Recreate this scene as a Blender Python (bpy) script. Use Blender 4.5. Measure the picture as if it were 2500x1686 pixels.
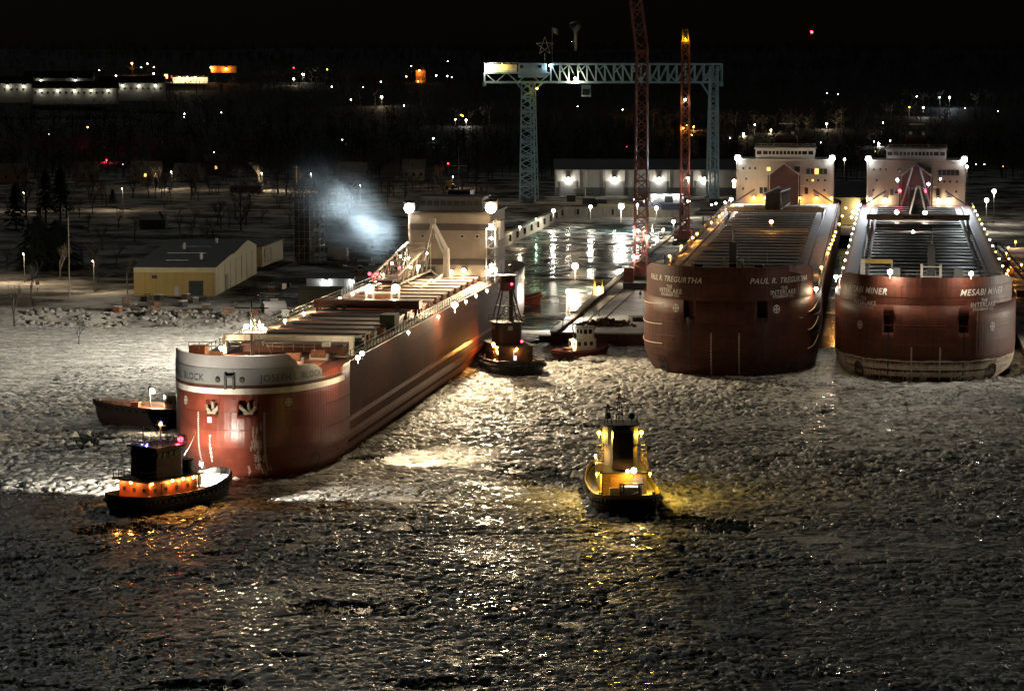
import bpy, math, random
import numpy as np
from mathutils import Vector, Matrix
random.seed(7); rng = np.random.default_rng(7)
sc = bpy.context.scene
for o in list(bpy.data.objects): bpy.data.objects.remove(o)
C = sc.collection
R = math.radians
# ---------------------------------------------------------------- camera, sky, added backlight, exposure
CAMZ, F, CX, CY, HZ = 55.0, 6600.0, 1250.0, 843.0, 140.0      # focal length in photo pixels; horizon row 140
PITCH = math.atan((CY - HZ) / F)
cam = bpy.data.cameras.new('camera'); cam.sensor_width = 36; cam.lens = F / 2500 * 36
cam.clip_start = 1; cam.clip_end = 9000
cob = bpy.data.objects.new('camera', cam); C.objects.link(cob)
cob.location = (0, 0, CAMZ); cob.rotation_euler = (math.pi / 2 - PITCH, 0, 0); sc.camera = cob
W = bpy.data.worlds.new('World'); sc.world = W; W.use_nodes = True
wn = W.node_tree; sky = wn.nodes.new('ShaderNodeTexSky'); sky.sky_type = 'NISHITA'; sky.sun_disc = False
BACK_EL, BACK_AZ = R(33), R(335)
sky.sun_elevation = BACK_EL; sky.sun_rotation = BACK_AZ
wn.links.new(sky.outputs[0], wn.nodes['Background'].inputs[0]); wn.nodes['Background'].inputs[1].default_value = 0.00012
backlight = bpy.data.lights.new('backlight', 'SUN'); backlight.energy = 0.135; backlight.angle = R(2.0); backlight.color = (.95, 1, .93)  # added weak sun, stands in for backlight from the far yard lamps
mob = bpy.data.objects.new('backlight', backlight); C.objects.link(mob)
mob.rotation_euler = Vector((math.sin(BACK_AZ) * math.cos(BACK_EL), math.cos(BACK_AZ) * math.cos(BACK_EL), math.sin(BACK_EL))).to_track_quat('Z', 'Y').to_euler()
vs = sc.view_settings; vs.view_transform = 'Standard'; vs.look = 'None'; vs.gamma = 1; vs.exposure = .32; vs.use_curve_mapping = False
cy = sc.cycles; cy.use_denoising = True; cy.denoiser = 'OPENIMAGEDENOISE'; cy.denoising_prefilter = 'ACCURATE'; cy.light_sampling_threshold = .004; cy.max_bounces = 3; cy.diffuse_bounces = 1; cy.glossy_bounces = 2; cy.transmission_bounces = 2
cy.volume_bounces = 0; cy.use_light_tree = True; cy.sample_clamp_indirect = 3; cy.sample_clamp_direct = 0; cy.caustics_reflective = False; cy.caustics_refractive = False
cy.volume_step_rate = 2.0; cy.volume_max_steps = 96
# ---------------------------------------------------------------- projection helpers (photo pixel -> world point)
_cp, _sp = math.cos(PITCH), math.sin(PITCH)
def ray(px, py):
    x, y = (px - CX) / F, -(py - CY) / F
    return Vector((x, _cp + y * _sp, -_sp + y * _cp))
def G(px, py, z=0.0):
    d = ray(px, py); t = (z - CAMZ) / d.z
    return Vector((d.x * t, d.y * t, z))
def A(px, py, Y):
    d = ray(px, py); t = Y / d.y
    return Vector((d.x * t, Y, CAMZ + d.z * t))
HA = R(7.8); HC, HS = math.cos(HA), math.sin(HA)
def H(u, v, z=0.0): return Vector((u * HC + v * HS, -u * HS + v * HC, z))     # harbour frame: u across, v along the slips
def toH(p): return (p[0] * HC - p[1] * HS, p[0] * HS + p[1] * HC)
# ---------------------------------------------------------------- materials
MATS = {}
def M(name, col, rough=.7, metal=0, var=.25, scale=1.0, bump=0.0, streak=0.0, plates=0, scol=(.05, .03, .02), spec=.4, cscale=(1, 1, 1)):
    if name in MATS: return MATS[name]
    m = bpy.data.materials.new(name); m.use_nodes = True; nt = m.node_tree; N = nt.nodes; L = nt.links
    b = N['Principled BSDF']; b.inputs['Roughness'].default_value = rough; b.inputs['Metallic'].default_value = metal
    b.inputs['Specular IOR Level'].default_value = spec
    tc = N.new('ShaderNodeTexCoord'); mp = N.new('ShaderNodeMapping'); mp.inputs['Scale'].default_value = cscale
    L.new(tc.outputs['Object'], mp.inputs[0])
    nz = N.new('ShaderNodeTexNoise'); nz.inputs['Scale'].default_value = scale; nz.inputs['Detail'].default_value = 6; nz.inputs['Roughness'].default_value = .65
    L.new(mp.outputs[0], nz.inputs['Vector'])
    rp = N.new('ShaderNodeValToRGB'); rp.color_ramp.elements[0].position = .3; rp.color_ramp.elements[1].position = .72
    rp.color_ramp.elements[0].color = (*[c * (1 - var) for c in col], 1); rp.color_ramp.elements[1].color = (*[min(1, c * (1 + var * .6)) for c in col], 1)
    L.new(nz.outputs[0], rp.inputs[0]); out = rp.outputs[0]
    if streak > 0:
        m2 = N.new('ShaderNodeMapping'); m2.inputs['Scale'].default_value = (1.1, 1.1, .07); L.new(tc.outputs['Object'], m2.inputs[0])
        n2 = N.new('ShaderNodeTexNoise'); n2.inputs['Scale'].default_value = 1.6; n2.inputs['Detail'].default_value = 5; L.new(m2.outputs[0], n2.inputs['Vector'])
        r2 = N.new('ShaderNodeValToRGB'); r2.color_ramp.elements[0].position = .47; r2.color_ramp.elements[1].position = .66
        r2.color_ramp.elements[0].color = (0, 0, 0, 1); r2.color_ramp.elements[1].color = (streak,) * 3 + (1,)
        L.new(n2.outputs[0], r2.inputs[0])
        mx = N.new('ShaderNodeMix'); mx.data_type = 'RGBA'; L.new(r2.outputs[0], mx.inputs[0]); L.new(out, mx.inputs[6]); mx.inputs[7].default_value = (*scol, 1); out = mx.outputs[2]
    bpin = nz.outputs[0]
    if plates:                                                # welded shell plates: slightly different paint per plate and a fine seam
        sx = N.new('ShaderNodeSeparateXYZ'); L.new(tc.outputs['Object'], sx.inputs[0]); ad = N.new('ShaderNodeMath'); L.new(sx.outputs[0], ad.inputs[0]); L.new(sx.outputs[1], ad.inputs[1]); cb = N.new('ShaderNodeCombineXYZ'); L.new(ad.outputs[0], cb.inputs[0]); L.new(sx.outputs[2], cb.inputs[1])
        br = N.new('ShaderNodeTexBrick'); br.inputs['Scale'].default_value = 1; br.inputs['Brick Width'].default_value = 7.5; br.inputs['Row Height'].default_value = 2.35; br.inputs['Mortar Size'].default_value = .05; br.inputs['Mortar Smooth'].default_value = .6; br.inputs['Color1'].default_value = (.72, .72, .72, 1); br.inputs['Color2'].default_value = (1.1, 1.08, 1.05, 1); br.inputs['Mortar'].default_value = (.5, .5, .5, 1); L.new(cb.outputs[0], br.inputs['Vector'])
        mb = N.new('ShaderNodeMix'); mb.data_type = 'RGBA'; mb.blend_type = 'MULTIPLY'; mb.inputs[0].default_value = plates; L.new(out, mb.inputs[6]); L.new(br.outputs[0], mb.inputs[7]); out = mb.outputs[2]
        # scuffs left by ice, stretched along the hull
        m3 = N.new('ShaderNodeMapping'); m3.inputs['Scale'].default_value = (.16, .16, 2.6); L.new(tc.outputs['Object'], m3.inputs[0]); n3 = N.new('ShaderNodeTexNoise'); n3.inputs['Scale'].default_value = 1.1; n3.inputs['Detail'].default_value = 7; n3.inputs['Roughness'].default_value = .7; L.new(m3.outputs[0], n3.inputs['Vector'])
        r3 = N.new('ShaderNodeValToRGB'); r3.color_ramp.elements[0].position = .56; r3.color_ramp.elements[1].position = .70; r3.color_ramp.elements[0].color = (0, 0, 0, 1); r3.color_ramp.elements[1].color = (.22,) * 3 + (1,); L.new(n3.outputs[0], r3.inputs[0])
        mc = N.new('ShaderNodeMix'); mc.data_type = 'RGBA'; L.new(r3.outputs[0], mc.inputs[0]); L.new(out, mc.inputs[6]); mc.inputs[7].default_value = (.20, .10, .07, 1); out = mc.outputs[2]
        hm = N.new('ShaderNodeMath'); hm.operation = 'MULTIPLY_ADD'; L.new(br.outputs['Fac'], hm.inputs[0]); hm.inputs[1].default_value = -.5; L.new(nz.outputs[0], hm.inputs[2]); b2 = N.new('ShaderNodeTexBrick'); b2.offset = 0; b2.inputs['Scale'].default_value = 1; b2.inputs['Brick Width'].default_value = .92; b2.inputs['Row Height'].default_value = 2.35; b2.inputs['Mortar Size'].default_value = .3; b2.inputs['Mortar Smooth'].default_value = 1; L.new(cb.outputs[0], b2.inputs['Vector'])
        h2 = N.new('ShaderNodeMath'); h2.operation = 'MULTIPLY_ADD'; L.new(b2.outputs['Fac'], h2.inputs[0]); h2.inputs[1].default_value = .18; L.new(hm.outputs[0], h2.inputs[2]); bpin = h2.outputs[0]      # shallow dishing between the frames
    L.new(out, b.inputs['Base Color'])
    rr = N.new('ShaderNodeMapRange'); rr.inputs[3].default_value = max(.05, rough - .14); rr.inputs[4].default_value = min(1, rough + .14)
    L.new(nz.outputs[0], rr.inputs[0]); L.new(rr.outputs[0], b.inputs['Roughness'])
    if bump > 0:
        bp = N.new('ShaderNodeBump'); bp.inputs['Strength'].default_value = min(1, bump); bp.inputs['Distance'].default_value = .12
        L.new(bpin, bp.inputs['Height']); L.new(bp.outputs[0], b.inputs['Normal'])
    MATS[name] = m; return m
def E(name, col, s):
    if name in MATS: return MATS[name]
    m = bpy.data.materials.new(name); m.use_nodes = True; nt = m.node_tree; b = nt.nodes['Principled BSDF']
    b.inputs['Base Color'].default_value = (*[c * .5 for c in col], 1)
    b.inputs['Emission Color'].default_value = (*col, 1); b.inputs['Emission Strength'].default_value = s
    m.cycles.emission_sampling = 'NONE'; MATS[name] = m; return m
# ---------------------------------------------------------------- mesh builder
class MB:
    def __init__(s): s.v = []; s.f = []
    def add(s, vs_, fs):
        n = len(s.v); s.v.extend([tuple(p) for p in vs_]); s.f.extend([tuple(i + n for i in f) for f in fs]); return s
    def box(s, c, d, rz=0, taper=1.0):
        x, y, z = d[0] / 2, d[1] / 2, d[2] / 2; ca, sa = math.cos(rz), math.sin(rz); P = []
        for k, (i, j) in [(k, q) for k in (-1, 1) for q in ((-1, -1), (1, -1), (1, 1), (-1, 1))]:
            t = taper if k > 0 else 1; a, b = i * x * t, j * y * t
            P.append((c[0] + a * ca - b * sa, c[1] + a * sa + b * ca, c[2] + k * z))
        return s.add(P, [(3, 2, 1, 0), (4, 5, 6, 7), (0, 1, 5, 4), (1, 2, 6, 5), (2, 3, 7, 6), (3, 0, 4, 7)])
    def frame(s, p0, p1):
        p0, p1 = Vector(p0), Vector(p1); d = (p1 - p0); l = d.length or 1e-6; d /= l
        a = Vector((0, 0, 1)) if abs(d.z) < .95 else Vector((0, 1, 0)); x = d.cross(a).normalized(); return p0, p1, x, x.cross(d)
    def bar(s, p0, p1, w, h=None):
        h = h or w; p0, p1, x, y = s.frame(p0, p1); P = []
        for p in (p0, p1):
            for i, j in ((-1, -1), (1, -1), (1, 1), (-1, 1)): P.append(p + x * (i * w / 2) + y * (j * h / 2))
        return s.add(P, [(0, 1, 2, 3), (7, 6, 5, 4), (4, 5, 1, 0), (5, 6, 2, 1), (6, 7, 3, 2), (7, 4, 0, 3)])
    def tube(s, p0, p1, r0, r1=None, n=8, cap=True):
        r1 = r0 if r1 is None else r1; p0, p1, x, y = s.frame(p0, p1); P = []; k = [2 * math.pi * i / n for i in range(n)]
        for p, r in ((p0, r0), (p1, r1)): P += [p + x * (r * math.cos(a)) + y * (r * math.sin(a)) for a in k]
        fs = [(i, (i + 1) % n, n + (i + 1) % n, n + i) for i in range(n)]
        if cap: fs += [tuple(range(n))[::-1], tuple(range(n, 2 * n))]
        return s.add(P, fs)
    def path(s, pts, r, n=6):
        for a, b in zip(pts, pts[1:]): s.tube(a, b, r, r, n)
        return s
    def ball(s, c, r, n=8, m=5, sq=(1, 1, 1)):
        P = [(c[0], c[1], c[2] + r * sq[2])]; fs = []
        for j in range(1, m):
            t = math.pi * j / m
            P += [(c[0] + r * sq[0] * math.sin(t) * math.cos(2 * math.pi * i / n), c[1] + r * sq[1] * math.sin(t) * math.sin(2 * math.pi * i / n), c[2] + r * sq[2] * math.cos(t)) for i in range(n)]
        P.append((c[0], c[1], c[2] - r * sq[2])); e = len(P) - 1
        for i in range(n):
            k = (i + 1) % n; fs.append((0, 1 + i, 1 + k))
            for j in range(m - 2): a = 1 + j * n; fs.append((a + i, a + n + i, a + n + k, a + k))
            a = 1 + (m - 2) * n; fs.append((a + i, e, a + k))
        return s.add(P, fs)
    def prism(s, poly, z0, z1, sc_=1.0, top=True):
        n = len(poly); cx = sum(p[0] for p in poly) / n; cy_ = sum(p[1] for p in poly) / n
        P = [(x, y, z0) for x, y in poly] + [(cx + (x - cx) * sc_, cy_ + (y - cy_) * sc_, z1) for x, y in poly]
        fs = [(i, (i + 1) % n, n + (i + 1) % n, n + i) for i in range(n)] + [tuple(range(n))[::-1]]
        if top: fs.append(tuple(range(n, 2 * n)))
        return s.add(P, fs)
    def loft(s, rings, closed=True, cap=False):
        n = len(rings[0]); P = [p for r in rings for p in r]; fs = []
        for j in range(len(rings) - 1):
            for i in range(n if closed else n - 1):
                k = (i + 1) % n; fs.append((j * n + i, j * n + k, (j + 1) * n + k, (j + 1) * n + i))
        if cap: fs += [tuple(range(n))[::-1], tuple((len(rings) - 1) * n + i for i in range(n))]
        return s.add(P, fs)
    def mesh(s, name, smooth=False):
        me = bpy.data.meshes.new(name); me.from_pydata(s.v, [], s.f); me.update()
        if smooth: me.polygons.foreach_set('use_smooth', [True] * len(me.polygons))
        return me
    def build(s, name, mat, parent=None, loc=None, smooth=False, **tags):
        return link(name, s.mesh(name, smooth), mat, parent, loc, **tags)
def link(name, me, mat=None, parent=None, loc=None, rz=None, **tags):
    if mat is not None and me is not None and not me.materials: me.materials.append(mat)
    o = bpy.data.objects.new(name, me); C.objects.link(o)
    if parent is not None: o.parent = parent
    if loc is not None: o.location = loc
    if rz is not None: o.rotation_euler.z = rz
    for k, v in tags.items(): o[k] = v
    return o
def thing(name, label, cat, loc=(0, 0, 0), rz=0, group=None):
    o = link(name, None, None, None, loc, rz, label=label, category=cat)
    if group: o['group'] = group
    return o
_unit = {}
def beam(name, p0, p1, w, mat, parent, d=None):               # one straight member as an object of its own; alike members share a mesh
    key = mat.name
    if key not in _unit:
        _unit[key] = MB().box((0, 0, .5), (1, 1, 1)).mesh('member'); _unit[key].materials.append(mat)
    p0, p1 = Vector(p0), Vector(p1); v = p1 - p0
    o = bpy.data.objects.new(name, _unit[key]); C.objects.link(o); o.parent = parent
    o.location = p0; o.rotation_mode = 'QUATERNION'
    dn = v.normalized(); up = Vector((0, 1, 0)) if abs(dn.z) > .9 else Vector((0, 0, 1))
    x = up.cross(dn).normalized(); y = dn.cross(x)
    o.rotation_quaternion = Matrix((x, y, dn)).transposed().to_quaternion(); o.scale = (w, d or w, v.length); return o
_boxm = {}
def bx(name, c, d, mat, parent=None, rz=0, **tags):            # a box object sharing its mesh with alike boxes
    key = (tuple(round(k, 3) for k in d), mat.name)
    if key not in _boxm:
        _boxm[key] = MB().box((0, 0, 0), d).mesh(name); _boxm[key].materials.append(mat)
    return link(name, _boxm[key], None, parent, c, rz, **tags)
def copy_tree(o, parent=None):
    c = o.copy(); C.objects.link(c)
    if parent is not None: c.parent = parent
    for ch in list(o.children): copy_tree(ch, c)
    return c
# ---------------------------------------------------------------- colours
WARM, AMB, COOL, WHT, YEL, RED = (1, .76, .47), (1, .42, .08), (.85, .93, 1), (1, .90, .74), (1, .62, .06), (1, .03, .05)
mRED = M('hull red paint', (.19, .042, .025), .36, var=.4, scale=.35, bump=.5, plates=.8, streak=.6, scol=(.10, .035, .022))
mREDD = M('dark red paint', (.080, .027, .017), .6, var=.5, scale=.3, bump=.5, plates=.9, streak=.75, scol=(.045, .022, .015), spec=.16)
mREDM = M('mid red paint', (.118, .034, .020), .58, var=.45, scale=.3, bump=.5, plates=.9, streak=.7, scol=(.06, .028, .018), spec=.18)
mSIDE = M('weathered hull side', (.085, .027, .016), .72, var=.5, scale=.25, bump=.5, plates=.9, streak=.55, scol=(.07, .036, .023), spec=.12)
mGREY = M('grey paint', (.19, .20, .195), .55, var=.12, scale=.6)
mLGREY = M('light grey paint', (.35, .335, .325), .55, var=.1, scale=.6)
mWHITE = M('white paint', (.72, .69, .62), .55, var=.14, scale=.5, streak=.2, scol=(.4, .3, .2))
mCREAM = M('cream house paint', (.46, .41, .34), .6, var=.12, scale=.4, streak=.22, scol=(.3, .22, .15))
mTAN = M('ice scraped band', (.56, .48, .37), .6, var=.35, scale=.5, streak=.5, scol=(.14, .10, .07))
mDECK = M('deck red paint', (.14, .05, .036), .5, var=.45, scale=.5, bump=.3)
mSNOWDK = M('snowy deck', (.46, .42, .38), .6, var=.5, scale=.35, bump=.4)
mHATCH = M('hatch cover top', (.56, .47, .37), .5, var=.5, scale=.3, bump=.3)
mCOAM = M('hatch coaming', (.16, .055, .04), .5, var=.3, scale=.6)
mSTEEL = M('dark steel', (.06, .058, .055), .5, metal=.3, var=.3, scale=1)
mGALV = M('galvanised steel', (.42, .42, .40), .45, metal=.4, var=.2, scale=1)
mBLACK = M('black rubber', (.014, .014, .014), .7, var=.4, scale=2, bump=.3)
mBLKP = M('black paint', (.02, .02, .02), .4, var=.4, scale=1)
mGLASS = M('window glass', (.02, .022, .026), .12, var=.2, scale=.5, spec=.6)
mRUST = M('rust', (.17, .07, .035), .85, var=.5, scale=1.2, bump=.4)
mSNOW = M('snow', (.62, .61, .60), .85, var=.35, scale=.12, bump=.5)
mCONC = M('concrete', (.34, .32, .27), .8, var=.3, scale=.3, bump=.3, streak=.3, scol=(.12, .11, .09))
mYEL = M('yellow paint', (.62, .40, .05), .45, var=.25, scale=.6)
mORNG = M('orange paint', (.6, .22, .05), .5, var=.2, scale=.8)
mBLUE = M('crane blue paint', (.30, .42, .47), .5, var=.2, scale=.3)
mCRED = M('crane red paint', (.30, .105, .085), .5, var=.3, scale=.5)
mLETW = M('white lettering', (.50, .47, .42), .6, var=.2, scale=1)
mLETD = M('dark lettering', (.05, .05, .05), .6, var=.2, scale=1)
mROPE = M('rope', (.6, .5, .34), .8, var=.2, scale=3)
mWOOD = M('weathered wood', (.10, .075, .05), .8, var=.4, scale=1)
BULB = {'w': E('lamp warm', WARM, 40), 'a': E('lamp amber', AMB, 22), 'c': E('lamp cool', COOL, 40), 'n': E('lamp white', WHT, 40),
        'y': E('lamp yellow', YEL, 14), 'r': E('lamp red', RED, 14), 'b': E('lamp blue', (.2, .25, 1), 6), 'g': E('lamp green', (.5, 1, .6), 10)}
LCOL = {'w': WARM, 'a': AMB, 'c': COOL, 'n': WHT, 'y': YEL, 'r': RED, 'b': (.2, .25, 1), 'g': (.5, 1, .6)}
_bm, _ld = {}, {}
def light(parent, loc, col, power, size=.4, spot=None, blend=.5, aim=None):
    key = (col, power, size, spot, blend)
    if key not in _ld:
        d = bpy.data.lights.new('lamp_light', 'SPOT' if spot else 'POINT'); d.energy = power; d.color = LCOL[col]; d.shadow_soft_size = size
        if spot: d.spot_size = R(spot); d.spot_blend = blend
        _ld[key] = d
    o = bpy.data.objects.new('lamp_light', _ld[key]); C.objects.link(o); o.parent = parent; o.location = loc
    if aim is not None: o.rotation_euler = Vector(aim).to_track_quat('-Z', 'Y').to_euler()
    return o
def lamp(parent, loc, col='w', r=.3, power=0, housing=True, spot=None, aim=None, blend=.5, name='floodlight', lift=0.0):
    """a lamp head (housing + glowing lens) and, if it lights its surroundings, its own light"""
    key = (col, r)
    if key not in _bm:
        _bm[key] = MB().ball((0, 0, 0), r, 10, 6).mesh('lens', True); _bm[key].materials.append(BULB[col])  # ball larger than a real lens, shaped to stand for glare
    hk = ('h', r)
    if hk not in _bm:
        _bm[hk] = MB().box((0, r * .9, r * .55), (r * 2.2, r * .5, r * 2.0)).box((0, r * .2, r * 1.25), (r * 2.3, r * 2.0, r * .16)).bar((0, r * .9, 0), (0, r * .9, -r * 2.6), r * .3).mesh('housing'); _bm[hk].materials.append(mSTEEL)
    h = link(name, _bm[hk] if housing else None, None, parent, loc)
    if not housing: h.data = None
    link('lens', _bm[key], None, h, (0, 0, 0))
    if power: light(h, (0, -r * 1.3, -r * 1.3 + lift), col, power, r * .8, spot, blend, aim)
    return h
def text_mesh(body, size, shear=0, spacing=1.0, bold=0.0):
    cu = bpy.data.curves.new('t', 'FONT'); cu.body = body; cu.size = size; cu.shear = shear; cu.align_x = 'CENTER'; cu.align_y = 'CENTER'; cu.space_character = spacing; cu.offset = bold; cu.resolution_u = 3
    o = bpy.data.objects.new('t', cu); C.objects.link(o); bpy.context.view_layer.update()
    me = bpy.data.meshes.new_from_object(o.evaluated_get(bpy.context.evaluated_depsgraph_get()))
    vv = [(p.co.x, p.co.y) for p in me.vertices]; ff = [tuple(p.vertices) for p in me.polygons]
    bpy.data.objects.remove(o); bpy.data.meshes.remove(me); return vv, ff
def rail(name, pts, h, mat, parent, r=.04, step=2.5, rows=2):
    m = MB()
    for a, b in zip(pts, pts[1:]):
        a, b = Vector(a), Vector(b); n = max(1, int((b - a).length / step))
        for i in range(n + 1):
            p = a.lerp(b, i / n); m.bar(p, p + Vector((0, 0, h)), r * 1.6)
        for k in range(rows): z = Vector((0, 0, h * (k + 1) / rows)); m.bar(a + z, b + z, r * 1.6)
    return m.build(name, mat, parent)
# ================================================================= THE SETTING
# ---- water
def water_mat():
    m = bpy.data.materials.new('harbour water'); m.use_nodes = True; nt = m.node_tree; N = nt.nodes; L = nt.links; b = N['Principled BSDF']
    b.inputs['Base Color'].default_value = (.008, .030, .032, 1); b.inputs['Roughness'].default_value = .13; b.inputs['IOR'].default_value = 1.33
    tc = N.new('ShaderNodeTexCoord'); mp = N.new('ShaderNodeMapping'); mp.inputs['Scale'].default_value = (.55, 1, 1); L.new(tc.outputs['Object'], mp.inputs[0])
    n1 = N.new('ShaderNodeTexNoise'); n1.inputs['Scale'].default_value = .9; n1.inputs['Detail'].default_value = 4; L.new(mp.outputs[0], n1.inputs['Vector'])
    n2 = N.new('ShaderNodeTexNoise'); n2.inputs['Scale'].default_value = .10; n2.inputs['Detail'].default_value = 3; L.new(tc.outputs['Object'], n2.inputs['Vector'])
    mx = N.new('ShaderNodeMath'); mx.operation = 'MULTIPLY'; L.new(n1.outputs[0], mx.inputs[0]); L.new(n2.outputs[0], mx.inputs[1])
    bp = N.new('ShaderNodeBump'); bp.inputs['Strength'].default_value = .30; bp.inputs['Distance'].default_value = .30; L.new(mx.outputs[0], bp.inputs['Height']); L.new(bp.outputs[0], b.inputs['Normal'])
    rr = N.new('ShaderNodeMapRange'); rr.inputs[1].default_value = .35; rr.inputs[2].default_value = .65; rr.inputs[3].default_value = .10; rr.inputs[4].default_value = .30; L.new(n2.outputs[0], rr.inputs[0]); ge = N.new('ShaderNodeNewGeometry'); sx = N.new('ShaderNodeSeparateXYZ'); L.new(ge.outputs['Position'], sx.inputs[0]); sl = N.new('ShaderNodeMapRange'); sl.inputs[1].default_value = 500; sl.inputs[2].default_value = 540; sl.inputs[3].default_value = -.04; sl.inputs[4].default_value = 0; L.new(sx.outputs[1], sl.inputs[0]); ad = N.new('ShaderNodeMath'); L.new(rr.outputs[0], ad.inputs[0]); L.new(sl.outputs[0], ad.inputs[1]); L.new(ad.outputs[0], b.inputs['Roughness'])
    return m
MB().add([(-900, 100, -.12), (900, 100, -.12), (900, 1000, -.12), (-900, 1000, -.12)], [(0, 1, 2, 3)]).build('water', water_mat(), kind='structure')
# ---- brash ice: a real height field of broken floes; where it dips below zero the dark water shows
def vnoise(x, y, sx, sy, seed):
    r = np.random.default_rng(seed); T = r.random((256, 256)); x = x / sx; y = y / sy
    xi = np.floor(x).astype(int); yi = np.floor(y).astype(int); fx = x - xi; fy = y - yi; fx = fx * fx * (3 - 2 * fx); fy = fy * fy * (3 - 2 * fy)
    a = T[xi & 255, yi & 255]; b = T[(xi + 1) & 255, yi & 255]; c = T[xi & 255, (yi + 1) & 255]; d = T[(xi + 1) & 255, (yi + 1) & 255]
    return (a * (1 - fx) + b * fx) * (1 - fy) + (c * (1 - fx) + d * fx) * fy
def chunks(x, y, s, seed):
    """tilted floe field: each cell of a jittered grid is a chunk with its own height and tilt"""
    r = np.random.default_rng(seed); J = r.random((256, 256, 5)); gx = x / s; gy = y / (s * 1.0)
    xi = np.floor(gx).astype(int); yi = np.floor(gy).astype(int); best = np.full(x.shape, 9.); sec = np.full(x.shape, 9.); hgt = np.zeros(x.shape)
    for i in (-1, 0, 1):
        for j in (-1, 0, 1):
            q = J[(xi + i) & 255, (yi + j) & 255]; dx = gx - (xi + i + q[..., 0]); dy = gy - (yi + j + q[..., 1]); d = dx * dx + dy * dy
            n = d < best; sec = np.where(n, best, np.minimum(sec, d)); best = np.where(n, d, best)
            hgt = np.where(n, q[..., 2] + (q[..., 3] - .5) * dx * .9 + (q[..., 4] - .5) * dy * .9, hgt)
    edge = np.clip((np.sqrt(sec) - np.sqrt(best)) * 5, 0, 1)
    return hgt * edge + (edge - 1) * .25, edge
def sm(x, a, b): t = np.clip((x - a) / (b - a), 0, 1); return t * t * (3 - 2 * t)
LEADS = [(1350, 1163, 125, 27), (1765, 1284, 100, 17), (1680, 1270, 80, 16), (815, 1480, 120, 16), (1100, 1668, 150, 14), (500, 1675, 120, 14), (900, 1120, 50, 9), (215, 1075, 90, 18), (1420, 1478, 60, 7), (1580, 1250, 70, 22),
         (545, 1352, 60, 4), (330, 1290, 120, 20), (1830, 1560, 60, 5), (700, 1600, 60, 6), (1350, 880, 120, 6)]
def ice_h(x, y, jamp=.12):
    big = vnoise(x, y, 26, 17, 1); mid = vnoise(x, y, 7, 6, 2); a, e1 = chunks(x + 1.2 * (vnoise(x, y, 3, 3, 11) - .5), y, 1.5, 3); b, e2 = chunks(x + 31, y + 17, .72, 4); f = vnoise(x, y, .42, .42, 5); jit = np.random.default_rng(12).random(x.shape) - .5
    lump = np.clip(vnoise(x, y, 1.1, .9, 13) - .62, 0, 1) * 1.5 * (.4 + mid)
    h = .29 * a + .12 * b + .05 * (f - .5) + .6 * jamp * jit + lump * .30 + .14 * (mid - .5) + .20 * (big - .42) - .035
    c2, e3 = chunks(x + 11 + .8 * (f - .5), y + 5, 2.6, 15); h += (.22 * c2 - .05 + .12 * (vnoise(x, y, 1.2, 1.5, 16) - .5)) * (.35 + .65 * sm(y, 325, 365))
    rough_ = .68 + .62 * sm(vnoise(x, y, 21, 11, 17) * .7 + mid * .3, .3, .75); hm = .11 + .1 * (big - .42); h = hm + (h - hm) * rough_ * (.72 + .28 * sm(y, 330, 360))
    # smooth snow-covered fast ice to the left, beyond the loose field
    s = sm(y + 14 * (mid - .5) + 10 * (big - .5), 418, 475) * sm(-x, 30, 44)
    smooth = .10 + .10 * (vnoise(x, y, 5, 2.2, 8) - .5) + .05 * (f - .5) + .07 * b
    h = h * (1 - .93 * s) + smooth * s
    cp, ce = chunks(x + 77, y + 9, 5.5, 20); plate = sm(cp, .86, .90) * sm(y, 230, 250)
    h = h * (1 - plate) + (.16 + .02 * jit) * plate
    lead = np.zeros(x.shape); wob = (mid - .5) * .7 + (vnoise(x, y, 2.5, 2, 6) - .5) * .6 + (a - .3) * .35
    for px, py, rx, ry in LEADS:
        c = G(px, py); wx = rx * c.y / F; wy = (G(px, py - ry).y - G(px, py + ry).y) / 2
        d = np.sqrt(((x - c.x) / wx) ** 2 + ((y - c.y) / wy) ** 2) + wob
        lead = np.maximum(lead, 1 - sm(d, .80, 1.0))
    lead = np.maximum(lead, (1 - sm(np.abs(vnoise(x, y, 34, 15, 18) - .5 + .16 * (mid - .5) + .05 * (a - .4)), .004, .02)) * (1 - s) * sm(vnoise(x, y, 40, 30, 19), .60, .70))
    h = h * (1 - lead) + lead * (-.30 + .9 * np.clip(b - .60, 0, 1))
    u = x * HC - y * HS; v = x * HS + y * HC
    inner = sm(v + 10 * (mid - .5), 508, 535) * sm(u, -76, -73)
    return h - inner * 1.2
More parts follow.
